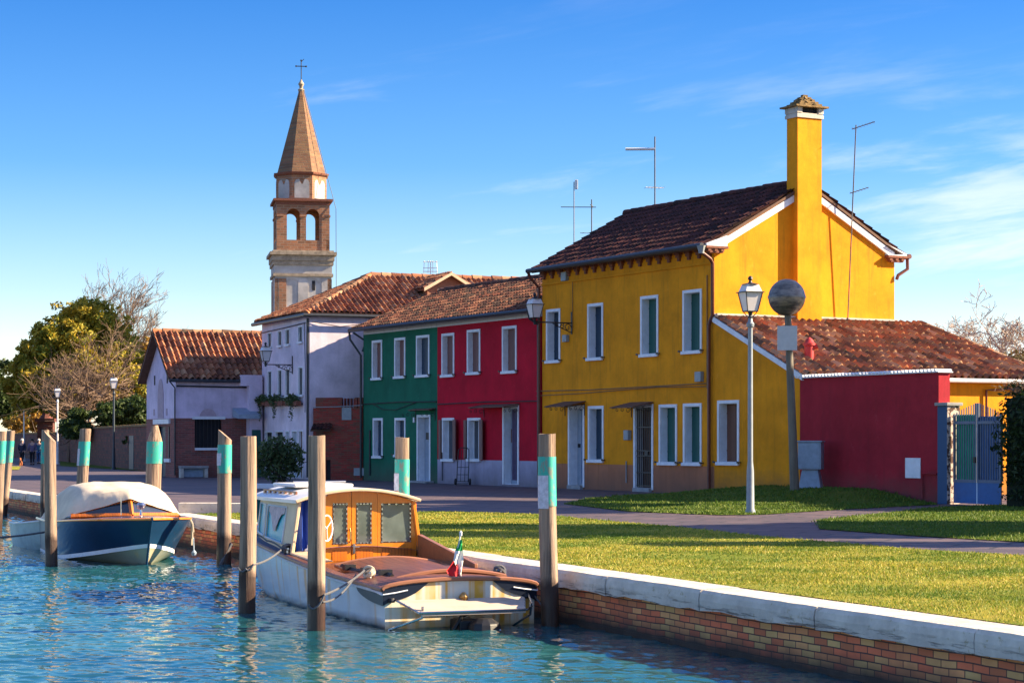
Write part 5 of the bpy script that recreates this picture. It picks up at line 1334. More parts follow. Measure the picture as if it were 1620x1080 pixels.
post('plain grey post left of the white cabin boat, second closest to the camera', 391, 26.3, 690, .107, (.004, 0), 'flat')
post('plain grey post standing right in front of the white cabin boat', 501, 23.9, 689, .103, (.002, 0), 'flat')
post('post with torn notice on its turquoise band beside the stern of the white boat', 870, 24.4, 686, .105, (-.012, 0), 'flat', (722, 800), (-.05, .62, 195, 275))
post('turquoise banded post with dark top behind the white boat cabin', 635, 29.7, 692, .105, (.004, 0), 'flat', (726, 800), (-.05, .7, 190, 250))
post('turquoise banded post with split chamfered top between the two boats', 354, 36.3, 679, .125, (.012, 0), 'slant', (703, 748), (.27, .7, 190, 250))
post('short sharpened post with turquoise band behind the cream boat cover', 239, 43.0, 674, .165, (.03, 0), 'point', (689, 733))
post('leaning banded post with brown top behind the left end of the cream boat cover', 126, 50.0, 678, .14, (.06, 0), 'flat', (698, 736), (-.0, .7, 190, 240))
post('slim banded post half hidden behind the thick plain post', 69, 55.0, 680, .10, (.02, 0), 'flat', (698, 733))
post('leaning banded post near the left edge of the picture', 5, 60.0, 681, .12, (.09, 0), 'flat', (697, 731))
post('pale banded post cut off by the left edge of the picture', -6, 49.0, 682, .13, (.05, 0), 'flat', (697, 733))

# ================================================================ WHITE CABIN BOAT
AX = math.atan2(.383, .924)
B1 = Vector((-.60, 24.32, WZ)); wb = thing('cabin_boat', 'old white wooden cabin boat with varnished orange doors and brown stern deck', 'boat', B1, AX)
def lerp_st(st, s):
    for a, b in zip(st, st[1:]):
        if a[0] <= s <= b[0]:
            t = (s - a[0]) / (b[0] - a[0]); t2 = t; return [a[i] + (b[i] - a[i]) * t2 for i in range(1, len(a))]
    return list(st[-1][1:])
st1 = [(0, .95, .93, .50), (2, 1.0, .95, .57), (4, 1.0, .92, .70), (5.5, .95, .78, .80), (6.5, .76, .50, .87), (7.3, .46, .22, .93), (8.1, .03, .01, 1.0)]
def smooth_st(st, s):                       # catmull-like smoothing by averaging
    v = [lerp_st(st, min(max(s + d, st[0][0]), st[-1][0])) for d in (-.45, -.2, 0, .2, .45)]
    if s < .3 or s > st[-1][0] - .2: return lerp_st(st, s)
    return [sum(q[i] for q in v) / 5 for i in range(len(v[0]))]
def crown(s): return .10
NS = 34
def half(sg, s, raw=False):
    hb, wl, sh = smooth_st(st1, s)
    pts = [(hb, sh), (hb * .995, sh - .07), (hb * .985 + .0, sh * .6 + .05), ((hb + wl) / 2 * .99, .16), (wl, .02), (wl * .86, -.14), (wl * .3, -.32), (0, -.38)]
    return [(sg * p[0], s, p[1]) for p in pts]
mb = MB(); svals = [8.1 * i / NS for i in range(NS + 1)]
for sg in (-1, 1): mb.loft([half(sg, s) for s in svals])
# transom, raked, with a crowned top
tr_ = [(x, 0, z) for x, _, z in half(-1, 0)][:7] + [(0, 0, -.38)] + [(x, 0, z) for x, _, z in half(1, 0)][:7][::-1]
topc = [(.95 * math.cos(math.pi * k / 12) * 1.0, 0, .50 + .10 * math.sin(math.pi * k / 12)) for k in range(1, 12)]
mb.build('hull', 'hull_white', wb, smooth=True)
MB().add(tr_ + topc, [tuple(range(len(tr_ + topc)))]).build('transom', 'hull_stern', wb)
# dark corner bands wrapping the stern quarters, and the deck edge line
for sg in (-1, 1):
    mb = MB(); r = []
    for q in range(11):
        s = .95 * q / 10; hb, wl, sh = smooth_st(st1, s); d = .03 + .17 * math.sqrt(max(0, 1 - (q / 10) ** 2.2)); r.append([(sg * (hb + .014), s, sh - .01), (sg * (hb + .008), s, sh - d)])
    r = r[::-1]
    for q in range(13):
        t_ = q / 12; x = .962 - .962 * t_ * .999; d = .035 + .165 * math.sqrt(max(0, 1 - min(1, t_ * 1.9) ** 2.4)); zt = .50 + .10 * math.sin(math.acos(min(1, x / .963))); r.append([(sg * x, -.014, zt - .01), (sg * x, -.014, zt - d)])
    mb.loft(r); mb.build('corner_band', 'navy', wb)
    MB().tube([(sg * (.96 if q == 3 else [smooth_st(st1, .8)[0] + .02, smooth_st(st1, .4)[0] + .02, .975, .96, .8, .66][q]), [.8, .4, 0, -.02, -.022, -.022][q], [.50, .47, .43, .43, .45, .475][q]) for q in range(6)], .009, 4).build('band_stripe', 'whitep', wb)
mb = MB()
for sg in (-1, 1): mb.tube([(sg * (smooth_st(st1, s)[0] + .012), s, smooth_st(st1, s)[2] - .015) for s in svals], .026, 6)
mb.tube([(.97 * math.cos(math.pi * k / 14), -.015, .49 + .105 * math.sin(math.pi * k / 14)) for k in range(15)], .026, 6)
mb.build('rub_rail', 'deckedge', wb, smooth=True)
mb = MB()
for sg in (-1, 1): mb.tube([(sg * (smooth_st(st1, s)[0] + .014), s, smooth_st(st1, s)[2] - .055) for s in svals], .013, 5)
mb.build('rail_stripe', 'whitep', wb, smooth=True)
# crowned deck
def deckrow(s, n=14, sh_off=0, wf=1):
    hb, wl, sh = smooth_st(st1, s); return [(hb * wf * (-1 + 2 * k / n), s, sh + .10 * min(1, hb) * (1 - (-1 + 2 * k / n) ** 2) + sh_off) for k in range(n + 1)]
def wellrow(s):
    f = min(1, max(0, (s - 1.0) / 2.4)); f = f * f * (3 - 2 * f); r = deckrow(s, 20); hb = smooth_st(st1, s)[0]
    return [(p[0], p[1], p[2] - (.20 * f + .0 if abs(p[0]) < hb * .86 else 0)) for p in r]
mb = MB().loft([wellrow(s) for s in svals if s <= 4.01]); mb.build('aft_deck', 'deck', wb, smooth=True)
mb = MB().loft([deckrow(s, sh_off=.0) for s in svals if s >= 3.6]); mb.build('foredeck', 'bluedeck', wb, smooth=True)
# raised hatch cover with edge trims
mb = MB().loft([[(p[0] * .72 + .12, s, max(q[2] for q in wellrow(s)) - .09 * (p[0]) ** 2 + .04) for p in deckrow(s)] for s in (.62, 1.2, 1.8, 2.4, 2.9)]); hc = mb.build('hatch_cover', 'deck', wb, smooth=True)
mb = MB()
for s in (.60, 2.92): mb.tube([(p[0] * .72 + .12, s, max(q[2] for q in wellrow(s)) - .09 * (p[0]) ** 2 + .03) for p in deckrow(s)], .026, 6)
for k in (0, -1): mb.tube([(deckrow(s)[k][0] * .72 + .12, s, max(q[2] for q in wellrow(s)) - .06) for s in (.6, 1.2, 1.8, 2.4, 2.9)], .022, 6)
mb.build('trim', 'deckedge', hc, smooth=True)
mb = MB(); mb.tube([(-.58, s, max(q[2] for q in wellrow(s)) - .03) for s in (.75, 1.2, 1.7, 2.2, 2.7)], .028, 4)
for s in (1.0, 1.7, 2.4): zq = max(q[2] for q in wellrow(s)); mb.box(-.65, -.51, s - .06, s + .06, zq - .05, zq + .02)
mb.build('hinge_strip', 'rubber', hc)
# bulkhead: varnished rear wall of the cabin
def zdeck(s, x=0): hb, wl, sh = smooth_st(st1, s); return sh + .10 * (1 - (x / hb) ** 2)
BS = 3.86; RT = 1.38                        # position, eave height of roof
def ztop_(x): return RT + .15 * (1 - (x / .84) ** 2)
def bpanel(x0, x1, z0, z1, y, th, name, mat, parent=wb, hole=None, label=None, bevel=.004):
    mb = MB(); n = 6
    def strip(a, b, za, zb):
        for k in range(n):
            xa, xb = a + (b - a) * k / n, a + (b - a) * (k + 1) / n
            ta, tb = (zb(xa), zb(xb)) if callable(zb) else (zb, zb); ba, bb = (za(xa), za(xb)) if callable(za) else (za, za)
            mb.prism([(xa, y, ba), (xb, y, bb), (xb, y + th, bb), (xa, y + th, ba)], [(xa, y, ta), (xb, y, tb), (xb, y + th, tb), (xa, y + th, ta)])
    if hole:
        hx0, hx1, hz0, hz1 = hole; strip(x0, hx0, z0, z1); strip(hx1, x1, z0, z1); strip(hx0, hx1, z0, hz0); strip(hx0, hx1, hz1, z1)
    else: strip(x0, x1, z0, z1)
    o = mb.build(name, mat, parent, label=label)
    bm = bmesh.new(); bm.from_mesh(o.data); bmesh.ops.remove_doubles(bm, verts=bm.verts, dist=1e-4); bm.to_mesh(o.data); bm.free(); return o
zd0 = .54
panes = []
def framed(x0, x1, hole, name):
    p = bpanel(x0, x1, zd0, lambda x: ztop_(x) - .01, BS, .035, name, 'varnish', hole=hole)
    a, b, c, d = hole
    MB().box(a, b, BS + .012, BS + .02, c, d).build('pane', 'pane_boat', p)
    mb = MB(); nst = 9
    for k in range(nst):
        z = c + (d - c) * k / (nst - 1)
        for x in (a, b): mb.box(x - .009, x + .009, BS - .006, BS - .001, z - .014, z + .014)
    for k in range(5):
        x = a + (b - a) * k / 4
        for z in (c, d): mb.box(x - .014, x + .014, BS - .006, BS - .001, z - .009, z + .009)
    mb.build('glazing_clips', 'chrome', p)
    mb = MB().box(a - .012, b + .012, BS - .004, BS - .001, c - .012, c).box(a - .012, b + .012, BS - .004, BS - .001, d, d + .012).box(a - .012, a, BS - .004, BS - .001, c, d).box(b, b + .012, BS - .004, BS - .001, c, d); mb.build('gasket', 'rubber', p)
    MB().box(x0 + .06, x1 - .06, BS - .006, BS - .001, zd0 + .05, c - .09).build('plank_panel', 'varnish_pl', p)
    return p
framed(-.40, -.075, (-.32, -.14, .83, 1.35), 'door'); d2 = framed(-.065, .29, (.01, .20, .83, 1.35), 'door'); framed(.295, .85, (.36, .76, .84, 1.34), 'bulkhead')
MB().box(-.48, -.40, BS - .004, BS + .04, zd0, 1.46).build('door_post', 'varnish', wb)
MB().tube([(-.035, BS - .02, .78), (.03, BS - .05, .78)], .011, 6).box(-.052, -.02, BS - .012, BS - .002, .69, .82).build('handle', 'chrome', d2)
MB().tube([(-.10, BS - .01, .84), (-.10, BS - .045, .88), (-.10, BS - .045, .98), (-.10, BS - .01, 1.02)], .011, 6).build('grab_handle', 'brass', d2)
# blue tarpaulin closing the open port bay, helm wheel, seat
mb = MB(); n = 16; mb.loft([[(-.80 + .34 * k / n, BS + .10 + .035 * math.sin(k * 1.3 + z), z) for k in range(n + 1)] for z in (.72, .9, 1.1, 1.3, 1.44)]); mb.build('tarpaulin', 'bluetarp', wb, smooth=True)
mb = MB(); c0 = Vector((-.46, BS - .14, 1.04)); rr = .17
pts = [c0 + Vector((rr * .62 * math.cos(2 * math.pi * k / 22), rr * .5 * math.cos(2 * math.pi * k / 22), rr * math.sin(2 * math.pi * k / 22))) for k in range(23)]; mb.tube(pts, .011, 6)
for k in (2, 9, 17): mb.tube([c0, pts[k]], .007, 5)
mb.tube([c0, c0 + Vector((-.02, .2, -.03))], .015, 6); mb.build('steering_wheel', 'whitep', wb, smooth=True)
mb = MB().lathe([(.05, .0), (.055, .10), (.02, .12), (.02, .16)], (-.68, BS - .05, .66), 10).lathe([(.04, .0), (.045, .08)], (-.60, BS + .02, .68), 10); mb.build('bottles', 'whitep', wb)
# port and starboard cabin sides with windows and curtains
CF = 6.75
for sg in (-1, 1):
    def pt(s, f):                           # f: 0 at deck, 1 at roof
        xb_ = min(.90, smooth_st(st1, s)[0] - .09); xt = min(.80, xb_ - .06); zb_ = zdeck(s, xb_) - .02; return Vector((sg * (xb_ + (xt - xb_) * f), s, zb_ + (RT - zb_) * f))
    sg_list = [BS, 4.25, 5.25, 5.42, 6.05, 6.2]
    mb = MB(); wins = ((4.35, 5.28), (5.42, 5.98))
    cuts = [BS + (6.3 - BS) * k / 12 for k in range(13)] + [q for w_ in wins for q in w_]; cuts = sorted(set(cuts)); fr_ = [0, .14, .88, 1]
    for a, b in zip(cuts, cuts[1:]):
        for f0, f1 in zip(fr_, fr_[1:]):
            mid = (a + b) / 2
            if f0 == .14 and any(w_[0] <= mid <= w_[1] for w_ in wins): continue
            nrm = Vector((sg * .03, 0, 0)); mb.prism([pt(a, f0) - nrm, pt(b, f0) - nrm, pt(b, f0), pt(a, f0)], [pt(a, f1) - nrm, pt(b, f1) - nrm, pt(b, f1), pt(a, f1)])
    cs = mb.build('cabin_side', 'cream', wb)
    for w_ in wins:
        MB().loft([[pt(w_[0] + (w_[1] - w_[0]) * k / 4, f) - Vector((sg * .015, 0, 0)) for k in range(5)] for f in (.14, .88)]).build('side_window', 'pane_teal', cs)
        mb = MB(); P_ = lambda s, f: pt(s, f) + Vector((sg * .006, 0, 0)); mb.tube([P_(w_[0], .14), P_(w_[1], .14), P_(w_[1], .88), P_(w_[0], .88), P_(w_[0], .14)], .014, 5); mb.build('window_trim', 'whitep', cs)
    if sg < 0:                               # swagged curtain in the big window
        mb = MB(); r1 = []
        for f in range(9):
            t_ = f / 8; r1.append([P_(4.42 + .78 * k / 10, .86 - t_ * (.12 + .42 * math.exp(-((k - 5.5) / 2.3) ** 2))) + Vector((-.002 - .003 * (f % 2), 0, 0)) for k in range(11)])
        mb.loft(r1); mb.build('curtain', 'lace', cs, smooth=True)
    MB().tube([pt(BS - .01, 0), pt(BS - .01, 1)], .03, 6).build('corner_post', 'cream' if sg < 0 else 'varnish', cs)
mb = MB()                                    # raked windscreen
xb_ = smooth_st(st1, 6.95)[0] - .1
mb.prism([(-xb_, 6.95, .9), (xb_, 6.95, .9), (xb_, 6.98, .9), (-xb_, 6.98, .9)], [(-.72, 6.3, RT), (.72, 6.3, RT), (.72, 6.33, RT), (-.72, 6.33, RT)]); mb.build('windscreen', 'pane_teal', wb)
# crowned roof with drip edge
def roofrow(s, w_, z_): return [(w_ * (-1 + 2 * k / 16), s, z_ + .15 * (1 - (-1 + 2 * k / 16) ** 2)) for k in range(17)]
mb = MB(); ss = [BS - .10, BS, 4.5, 5.3, 6.0, 6.45]; ws = [.87, .89, .89, .88, .82, .72]
mb.loft([roofrow(s, w_, RT + .035) for s, w_ in zip(ss, ws)]); mb.loft([roofrow(s, w_, RT - .01)[::-1] for s, w_ in zip(ss, ws)])
mb.loft([roofrow(ss[0], ws[0], RT - .01), roofrow(ss[0], ws[0], RT + .035)]); mb.loft([roofrow(ss[-1], ws[-1], RT - .01), roofrow(ss[-1], ws[-1], RT + .035)])
for k in (0, 16): mb.loft([[roofrow(s, w_, RT - .01)[k] for s, w_ in zip(ss, ws)], [roofrow(s, w_, RT + .035)[k] for s, w_ in zip(ss, ws)]])
rf = mb.build('roof', 'boatwhite', wb); mb = MB().tube(roofrow(BS - .11, .87, RT + .01), .022, 6); mb.build('roof_trim', 'cream', rf)
mb = MB().box(-.55, .3, 4.9, 6.0, RT + .17, RT + .22); mb.build('roof_hatch', 'boatwhite', rf, bevel=.02)
MB().tube([(-.55, 4.95, RT + .25), (.2, 4.95, RT + .25)], .012, 5).build('hatch_rail', 'chrome', rf)
for sg in (-1, 1):                           # handrails with posts
    mb = MB(); x = sg * .70; s0, s1 = (4.3, 5.9) if sg < 0 else (4.2, 5.6); z_ = RT + .05
    mb.tube([(x, s0, z_ + .07), (x, s1, z_ + .075)], .014, 6)
    for k in range(7): s = s0 + .05 + (s1 - s0 - .1) * k / 6; mb.box(x - .014, x + .014, s - .04, s + .04, z_, z_ + .065)
    mb.build('handrail', 'deckedge', rf)
# starboard coaming plank, cleats with coiled line, side decks
mb = MB().prism([(.86, 3.84, .52), (.93, 3.84, .52), (.97, 1.9, .58), (.92, 1.9, .58)], [(.86, 3.84, .93), (.93, 3.84, .93), (.97, 1.9, .64), (.92, 1.9, .64)]); mb.build('coaming', 'deckedge', wb, bevel=.008)
mb = MB().prism([(-.93, 3.84, .68), (-.70, 3.84, .70), (-.72, 2.6, .66), (-.9, 2.9, .62)], [(-.93, 3.84, .72), (-.70, 3.84, .74), (-.74, 2.6, .68), (-.9, 2.9, .66)]); mb.build('side_step', 'cream', wb, bevel=.01)
def knot(name, c, r, mat, parent=None, n=3):
    mb = MB()
    for q in range(n):
        ax_ = Vector((random.gauss(0, 1), random.gauss(0, 1), random.gauss(0, 1.2))).normalized(); u = ax_.orthogonal().normalized(); v = ax_.cross(u)
        mb.tube([Vector(c) + Vector((0, 0, r * .5 * q / n)) + (u * math.cos(2 * math.pi * k / 12) + v * math.sin(2 * math.pi * k / 12)) * r for k in range(13)], r * .3, 5)
    return mb.build(name, mat, parent, smooth=True)
for (x, s) in ((-.80, .95), (.80, .75), (-.93, 3.95)):
    z = zdeck(s, x); mb = MB().lathe([(.03, 0), (.03, .05), (.045, .06)], (x, s, z), 8).tube([(x - .02, s - .09, z + .06), (x + .02, s + .09, z + .06)], .016, 6); cl = mb.build('cleat', 'chrome', wb); knot('rope_knot', (x, s, z + .05), .065, 'rope' if x != -.80 else 'canvas', cl)
# swim platform with slats and brackets
mb = MB()
for k in range(5):
    y = -.05 - .085 * k; hw_ = .78 - .035 * k; za = .365 - .026 * k
    mb.prism([(-hw_, y - .056, za - .055), (hw_, y - .056, za - .055), (hw_, y, za - .025), (-hw_, y, za - .025)], [(-hw_, y - .056, za - .03), (hw_, y - .056, za - .03), (hw_, y, za), (-hw_, y, za)])
sp = mb.build('swim_platform', 'teak', wb, bevel=.004)
mb = MB(); mb.tube([(-.84, -.03, .38), (-.68, -.45, .245), (.66, -.45, .245), (.78, -.30, .28), (.84, -.03, .40)], .014, 6)
for x in (-.60, .74): mb.tube([(x, -.36, .31), (x, -.34, .18), (x - .3 * (1 if x < 0 else .3), -.04, .03)], .016, 6)
mb.build('platform_tubes', 'chrome', sp, smooth=True)
mb = MB()
for x in (-.86, .82): mb.lathe([(.035, 0), (.045, .02), (.03, .05)], (x, -.03, .34), 10)
mb.build('fittings', 'iron', sp)
mb = MB().box(-.14, .14, -.34, -.01, -.1, .13).prism([(-.20, -.40, -.25), (.20, -.40, -.25), (.20, -.05, -.25), (-.20, -.05, -.25)], [(-.11, -.25, .14), (.11, -.25, .14), (.11, -.02, .14), (-.11, -.02, .14)]).lathe([(.06, -.25), (.17, -.16), (.21, -.02), (.18, .10), (.09, .16)], (.14, -.40, .0), 12); mb.tube([(-.22, -.3, .0), (-.1, -.3, .18), (.05, -.28, .24)], .03, 6)
mb.build('outdrive', 'rubber', wb, bevel=.02); MB().lathe([(.05, 0), (.06, .04), (.02, .09)], (0.02, -.05, .345), 8).build('filler_cap', 'brass', wb)
MB().tube([(.26, -.50, .0), (.30, -.54, -.04)], .05, 8).build('zinc', 'whitep', wb)

def on1(x, s, z): return (Matrix.Rotation(AX, 3, 'Z') @ Vector((x, s, z))) + B1
# flag on a raked staff
fo = on1(-.02, .22, .60); fg = thing('flag', 'small green white and red tricolour flag drooping on a staff at the white boat stern', 'flag', fo, AX)
tp = Vector((.10, -.02, .50)); MB().tube([(0, 0, 0), tp], .011, 6).lathe([(.018, -.02), (.02, .02), (.008, .04)], tp, 8).build('staff', 'alum', fg)
def flagpart(name, mat, rows):
    mb = MB(); rr = []
    for i in range((len(rows) - 1) * 3 + 1):
        a, b = rows[min(i // 3, len(rows) - 2)], rows[min(i // 3, len(rows) - 2) + 1]; f = i / 3 - min(i // 3, len(rows) - 2); x0, y0, x1, y1 = (a[q] + (b[q] - a[q]) * f for q in range(4)); row = []
        for k in range(7):
            t_ = k / 6; px, py = x0 + (x1 - x0) * t_, y0 + (y1 - y0) * t_; row.append(((px - 723) * .0082, -.03 - .022 * math.sin(t_ * 8 + py * .15), (907 - py) * .0082))
        rr.append(row)
    mb.loft(rr); return mb.build(name, mat, fg, smooth=True)
flagpart('green_stripe', 'fgreen', [(732, 853, 738, 855), (730, 862, 738, 862), (727, 870, 737.5, 870)])
flagpart('white_stripe', 'fwhite', [(727, 870, 737.5, 870), (723, 884, 738, 884), (729, 896, 737, 899), (732, 904, 736, 910)])
flagpart('red_stripe', 'fred', [(723, 884, 730, 890), (712, 898, 734, 899), (718, 906, 735, 909), (726, 912, 732, 917)])

# ================================================================ BLUE BOAT WITH CREAM CANVAS
D2 = Vector((-.38, .925, 0)).normalized(); BOW = Vector((-6.25, 35.9, WZ)); LB = 6.2
ST = BOW + D2 * LB; A2_ = math.atan2(-D2.x, D2.y) + math.pi          # local y forward = towards the camera
bb = thing('runabout_boat', 'dark blue wooden runabout with cream canvas cover, bow towards the camera', 'boat', ST, A2_)
st2 = [(0, .86, .78, .66), (2, 1.05, .92, .68), (3.6, 1.12, .88, .73), (4.6, 1.08, .66, .78), (5.3, .98, .42, .81), (5.8, .74, .24, .83), (6.2, .38, .10, .84), (6.45, .0, .0, .85)]
def half2(sg, s):
    hb, wl, sh = smooth_st(st2, s); kz = -.35 + max(0, (s - 4.6)) * .10; ch = .02 + .34 * max(0, (s - 2.8) / 3.65) ** 1.4
    return hb, wl, sh, kz, ch
mb = MB(); mbw = MB(); mbb = MB(); sv = [6.45 * i / 40 for i in range(41)]
for sg in (-1, 1):
    R1, R2, R3 = [], [], []
    for s in sv:
        hb, wl, sh, kz, ch = half2(sg, s); xc = wl + (hb - wl) * .38
        rk = lambda z: s - .42 * (max(0, s - 5.0) / 1.45) ** 1.6 * max(0, (sh - z)) / sh; o_2 = .01 * min(1, hb * 4)
        R1.append([(sg * hb, s, sh), (sg * (hb * .99), rk(sh - .05), sh - .05), (sg * (hb * .55 + xc * .45), rk(.5), (sh + ch) / 2 + .02), (sg * (xc + o_2), rk(ch), ch + .06)])
        R2.append([(sg * (xc + o_2 * 1.2), rk(ch), ch + .06), (sg * (xc + o_2), rk(ch - .07), ch - .01)])
        R3.append([(sg * xc, rk(ch - .07), ch - .01), (sg * (wl * .8), rk(.05), ch * .35 - .04), (sg * wl * .4, rk(-.1), kz * .5), (0, rk(-.2), kz)])
    mb.loft(R1); mbw.loft(R2); mbb.loft(R3)
hl = mb.build('hull', 'hull_navy', bb, smooth=True); mbw.build('chine_stripe', 'whitep', bb, smooth=True); mbb.build('hull_bottom', 'hull_bot', bb, smooth=True)
tz_ = half2(1, 0); mb = MB().add([(-.86, 0, .66), (.86, 0, .66), (.8, 0, .1), (.6, 0, -.2), (0, 0, -.35), (-.6, 0, -.2), (-.8, 0, .1)], [tuple(range(7))]); mb.build('transom', 'boatwhite', bb)
mb = MB()
for sg in (-1, 1): mb.tube([(sg * (half2(1, s)[0] + .01), s, half2(1, s)[2]) for s in sv], .022, 6)
mb.build('gunwale', 'varnish', bb, smooth=True)
def drow(s, off=0): hb, wl, sh, _, _ = half2(1, s); return [(hb * (-1 + 2 * k / 12), s, sh + .06 * min(1, hb) * (1 - (-1 + 2 * k / 12) ** 2) + off) for k in range(13)]
mb = MB().loft([drow(s) for s in sv]); mb.build('deck', 'deckblue', bb, smooth=True)
# varnished windscreen frame in a V
WS = 4.55; mb = MB(); gl = MB()
pc, pc2 = Vector((0, WS + .28, .86)), Vector((0, WS + .10, 1.13))
for sg in (-1, 1):
    a = Vector((sg * .96, WS - .32, .83)); mb.tube([pc, a], .05, 4); mb.tube([pc2, a + Vector((0, -.06, .03))], .02, 4); gl.add([pc, a, pc2], [(0, 1, 2)])
mb.tube([pc, pc2], .04, 4); wf = mb.build('windscreen_frame', 'varnish_pl', bb); gl.build('pane', 'pane_dark', wf)
# canvas: arched sections over the cockpit, its front edge pulled down over the screen in an inverted V
rows = []; secs = [(0, 0), (1, 0), (WS - .50, .56), (WS - 1.1, .70), (WS - 1.9, .72), (WS - 2.7, .66), (WS - 3.4, .52), (WS - 3.9, .20)]; m = 28
for i, (s, hgt) in enumerate(secs):
    row = []
    for k in range(m + 1):
        t_ = -1 + 2 * k / m; u_ = abs(t_)
        if i == 0: x, y, z = .99 * t_, WS + .19 - .56 * u_, .845 + .315 * (1 - u_)
        elif i == 1: x, y, z = 1.03 * math.copysign(u_ ** .95, t_), WS - .02 - .46 * u_, .84 + .50 * (1 - u_ ** 2.0)
        else:
            hb, wl, sh, _, _ = half2(1, s); z = sh + .02 + hgt * .94 * (1 - u_ ** 5.0) + .03 * (1 - u_) + .012 * math.sin(k * 1.1 + i * 2) * (1 - u_); y = s + .02 * math.sin(k * .9 + i); x = (hb - .01) * math.copysign(u_ ** .80, t_) * (1 - .08 * (z - sh))
        row.append((x, y, z))
    rows.append(row)
cv = MB().loft(rows).build('canvas_cover', 'canvas', bb, smooth=True)
MB().tube([(0, 6.46, .87), (0, 6.25, .5), (0, 6.06, .12), (0, 5.95, -.2)], [.02, .022, .022, .02], 6).build('stem', 'hull_navy', bb, smooth=True)
sub = cv.modifiers.new('s', 'SUBSURF'); sub.levels = 2; sub.render_levels = 2
tx_ = bpy.data.textures.new('canvas folds', 'CLOUDS'); tx_.noise_scale = .35
dp = cv.modifiers.new('d', 'DISPLACE'); dp.texture = tx_; dp.strength = .05; dp.mid_level = .5
mb = MB().lathe([(.03, 0), (.02, .05), (.015, .10)], (-.05, 5.35, .88), 8).lathe([(.02, .10), (.075, .13), (.085, .18), (.05, .23)], (-.05, 5.35, .88), 12); mb.build('horn_light', 'chrome', bb, smooth=True)
MB().tube([(.25, 5.1, .88), (.25, 5.1, 1.2)], .008, 5).build('flag_pin', 'chrome', bb)
mb = MB(); 
for k in range(3): mb.tube([(-.99 - .02 * k, 5.0 - .06 * k, .82), (-1.06 - .01 * k, 4.98 - .06 * k, .7), (-1.08, 4.97 - .07 * k, .55 - .12 * k)], .018, 5)
mb.build('fender_line', 'canvas', bb)
mb = MB().tube([(-1.1, 4.88, .45), (-1.11, 4.88, .2)], .014, 5).lathe([(.04, 0), (.05, .06), (.02, .1)], (-1.11, 4.88, .12), 8); mb.build('fender', 'bluebox', bb)
def on2(x, s, z): return (Matrix.Rotation(A2_, 3, 'Z') @ Vector((x, s, z))) + ST

# small pale dinghy moored behind the blue boat
dg = thing('dinghy', 'small pale open dinghy tied up behind the stern of the blue boat', 'boat', (-9.9, 43.4, WZ), A2_)
std = [(0, .55, .48, .5), (1.2, .62, .5, .52), (2.2, .5, .34, .58), (2.8, .26, .12, .64), (3.1, .02, .01, .68)]
mb = MB(); sv3 = [3.1 * i / 16 for i in range(17)]
for sg in (-1, 1): mb.loft([[(sg * lerp_st(std, s)[0], s, lerp_st(std, s)[2]), (sg * (lerp_st(std, s)[0] * .6 + lerp_st(std, s)[1] * .4), s, .25), (sg * lerp_st(std, s)[1], s, .02), (0, s, -.15)] for s in sv3])
mb.add([(-.55, 0, .5), (.55, 0, .5), (.48, 0, .02), (0, 0, -.15), (-.48, 0, .02)], [(0, 1, 2, 3, 4)]); mb.build('hull', 'boatpale', dg, smooth=True)
mb = MB(); 
for sg in (-1, 1): mb.tube([(sg * lerp_st(std, s)[0], s, lerp_st(std, s)[2]) for s in sv3], .02, 5)
mb.build('gunwale', 'boatwhite', dg); mb = MB().box(-.5, .5, .9, 1.15, .38, .41).box(-.45, .45, 2.0, 2.2, .42, .45).box(-.52, .52, .02, .3, .38, .41); mb.build('seat', 'boatwhite', dg)

# ropes
def rope(label, pts, sag=.1, r=.013, n=14):
    mb = MB(); P_ = []
    for a, b in zip(pts, pts[1:]):
        a, b = Vector(a), Vector(b)
        for k in range(n): t_ = k / n; q = a.lerp(b, t_); q.z -= sag * 4 * t_ * (1 - t_); P_.append(q)
    P_.append(Vector(pts[-1])); mb.tube(P_, r, 5)
    o = mb.build('mooring_rope', 'rope', smooth=True); return tag(o, label, 'rope', 'mooring ropes')
def postp(px, Y, z, dx=0, dy=-.11): return Vector(((px - CX) / FPX * Y + dx, Y + dy, z))
rope('double rope from the white boat stern deck down to the nearest plain post', [on1(-.85, .95, .66), postp(514, 23.9, -.22, .0), postp(501, 23.9, -.36, 0, -.12), postp(489, 23.9, -.33, 0)], .03)
rope('second strand hanging under the double rope at the white boat stern', [on1(-.95, 1.0, .60), postp(512, 23.9, -.30, .0)], .08, .011)
rope('rope from the white boat bow cleat to the post left of it', [on1(-.97, 4.0, .78), postp(402, 26.3, -.02, 0), postp(391, 26.3, -.07, 0, -.125), postp(379, 26.3, -.06)], .04)
rope('rope along the white boat side deck near the cabin windows', [on1(-.99, 4.0, .77), on1(-1.0, 4.7, .84), on1(-.97, 5.5, .90)], -.02, .013)
rope('grey rope from the white boat stern to the banded post at the wall', [on1(.92, .1, .45), postp(872, 24.4, -.52, .02, -.05)], .03, .011)
rope('dark rope from the blue boat to the far left edge of the water', [on2(.92, 2.2, .5), Vector((-11.4, 38.5, -.2)), Vector((-13, 36, -.35))], .12, .02)
rope('short teal line wound low round the split topped post between the boats', [postp(367, 36.3, -.25, 0, -.05), postp(350, 36.3, -.62, 0, -.13)], .0, .03)

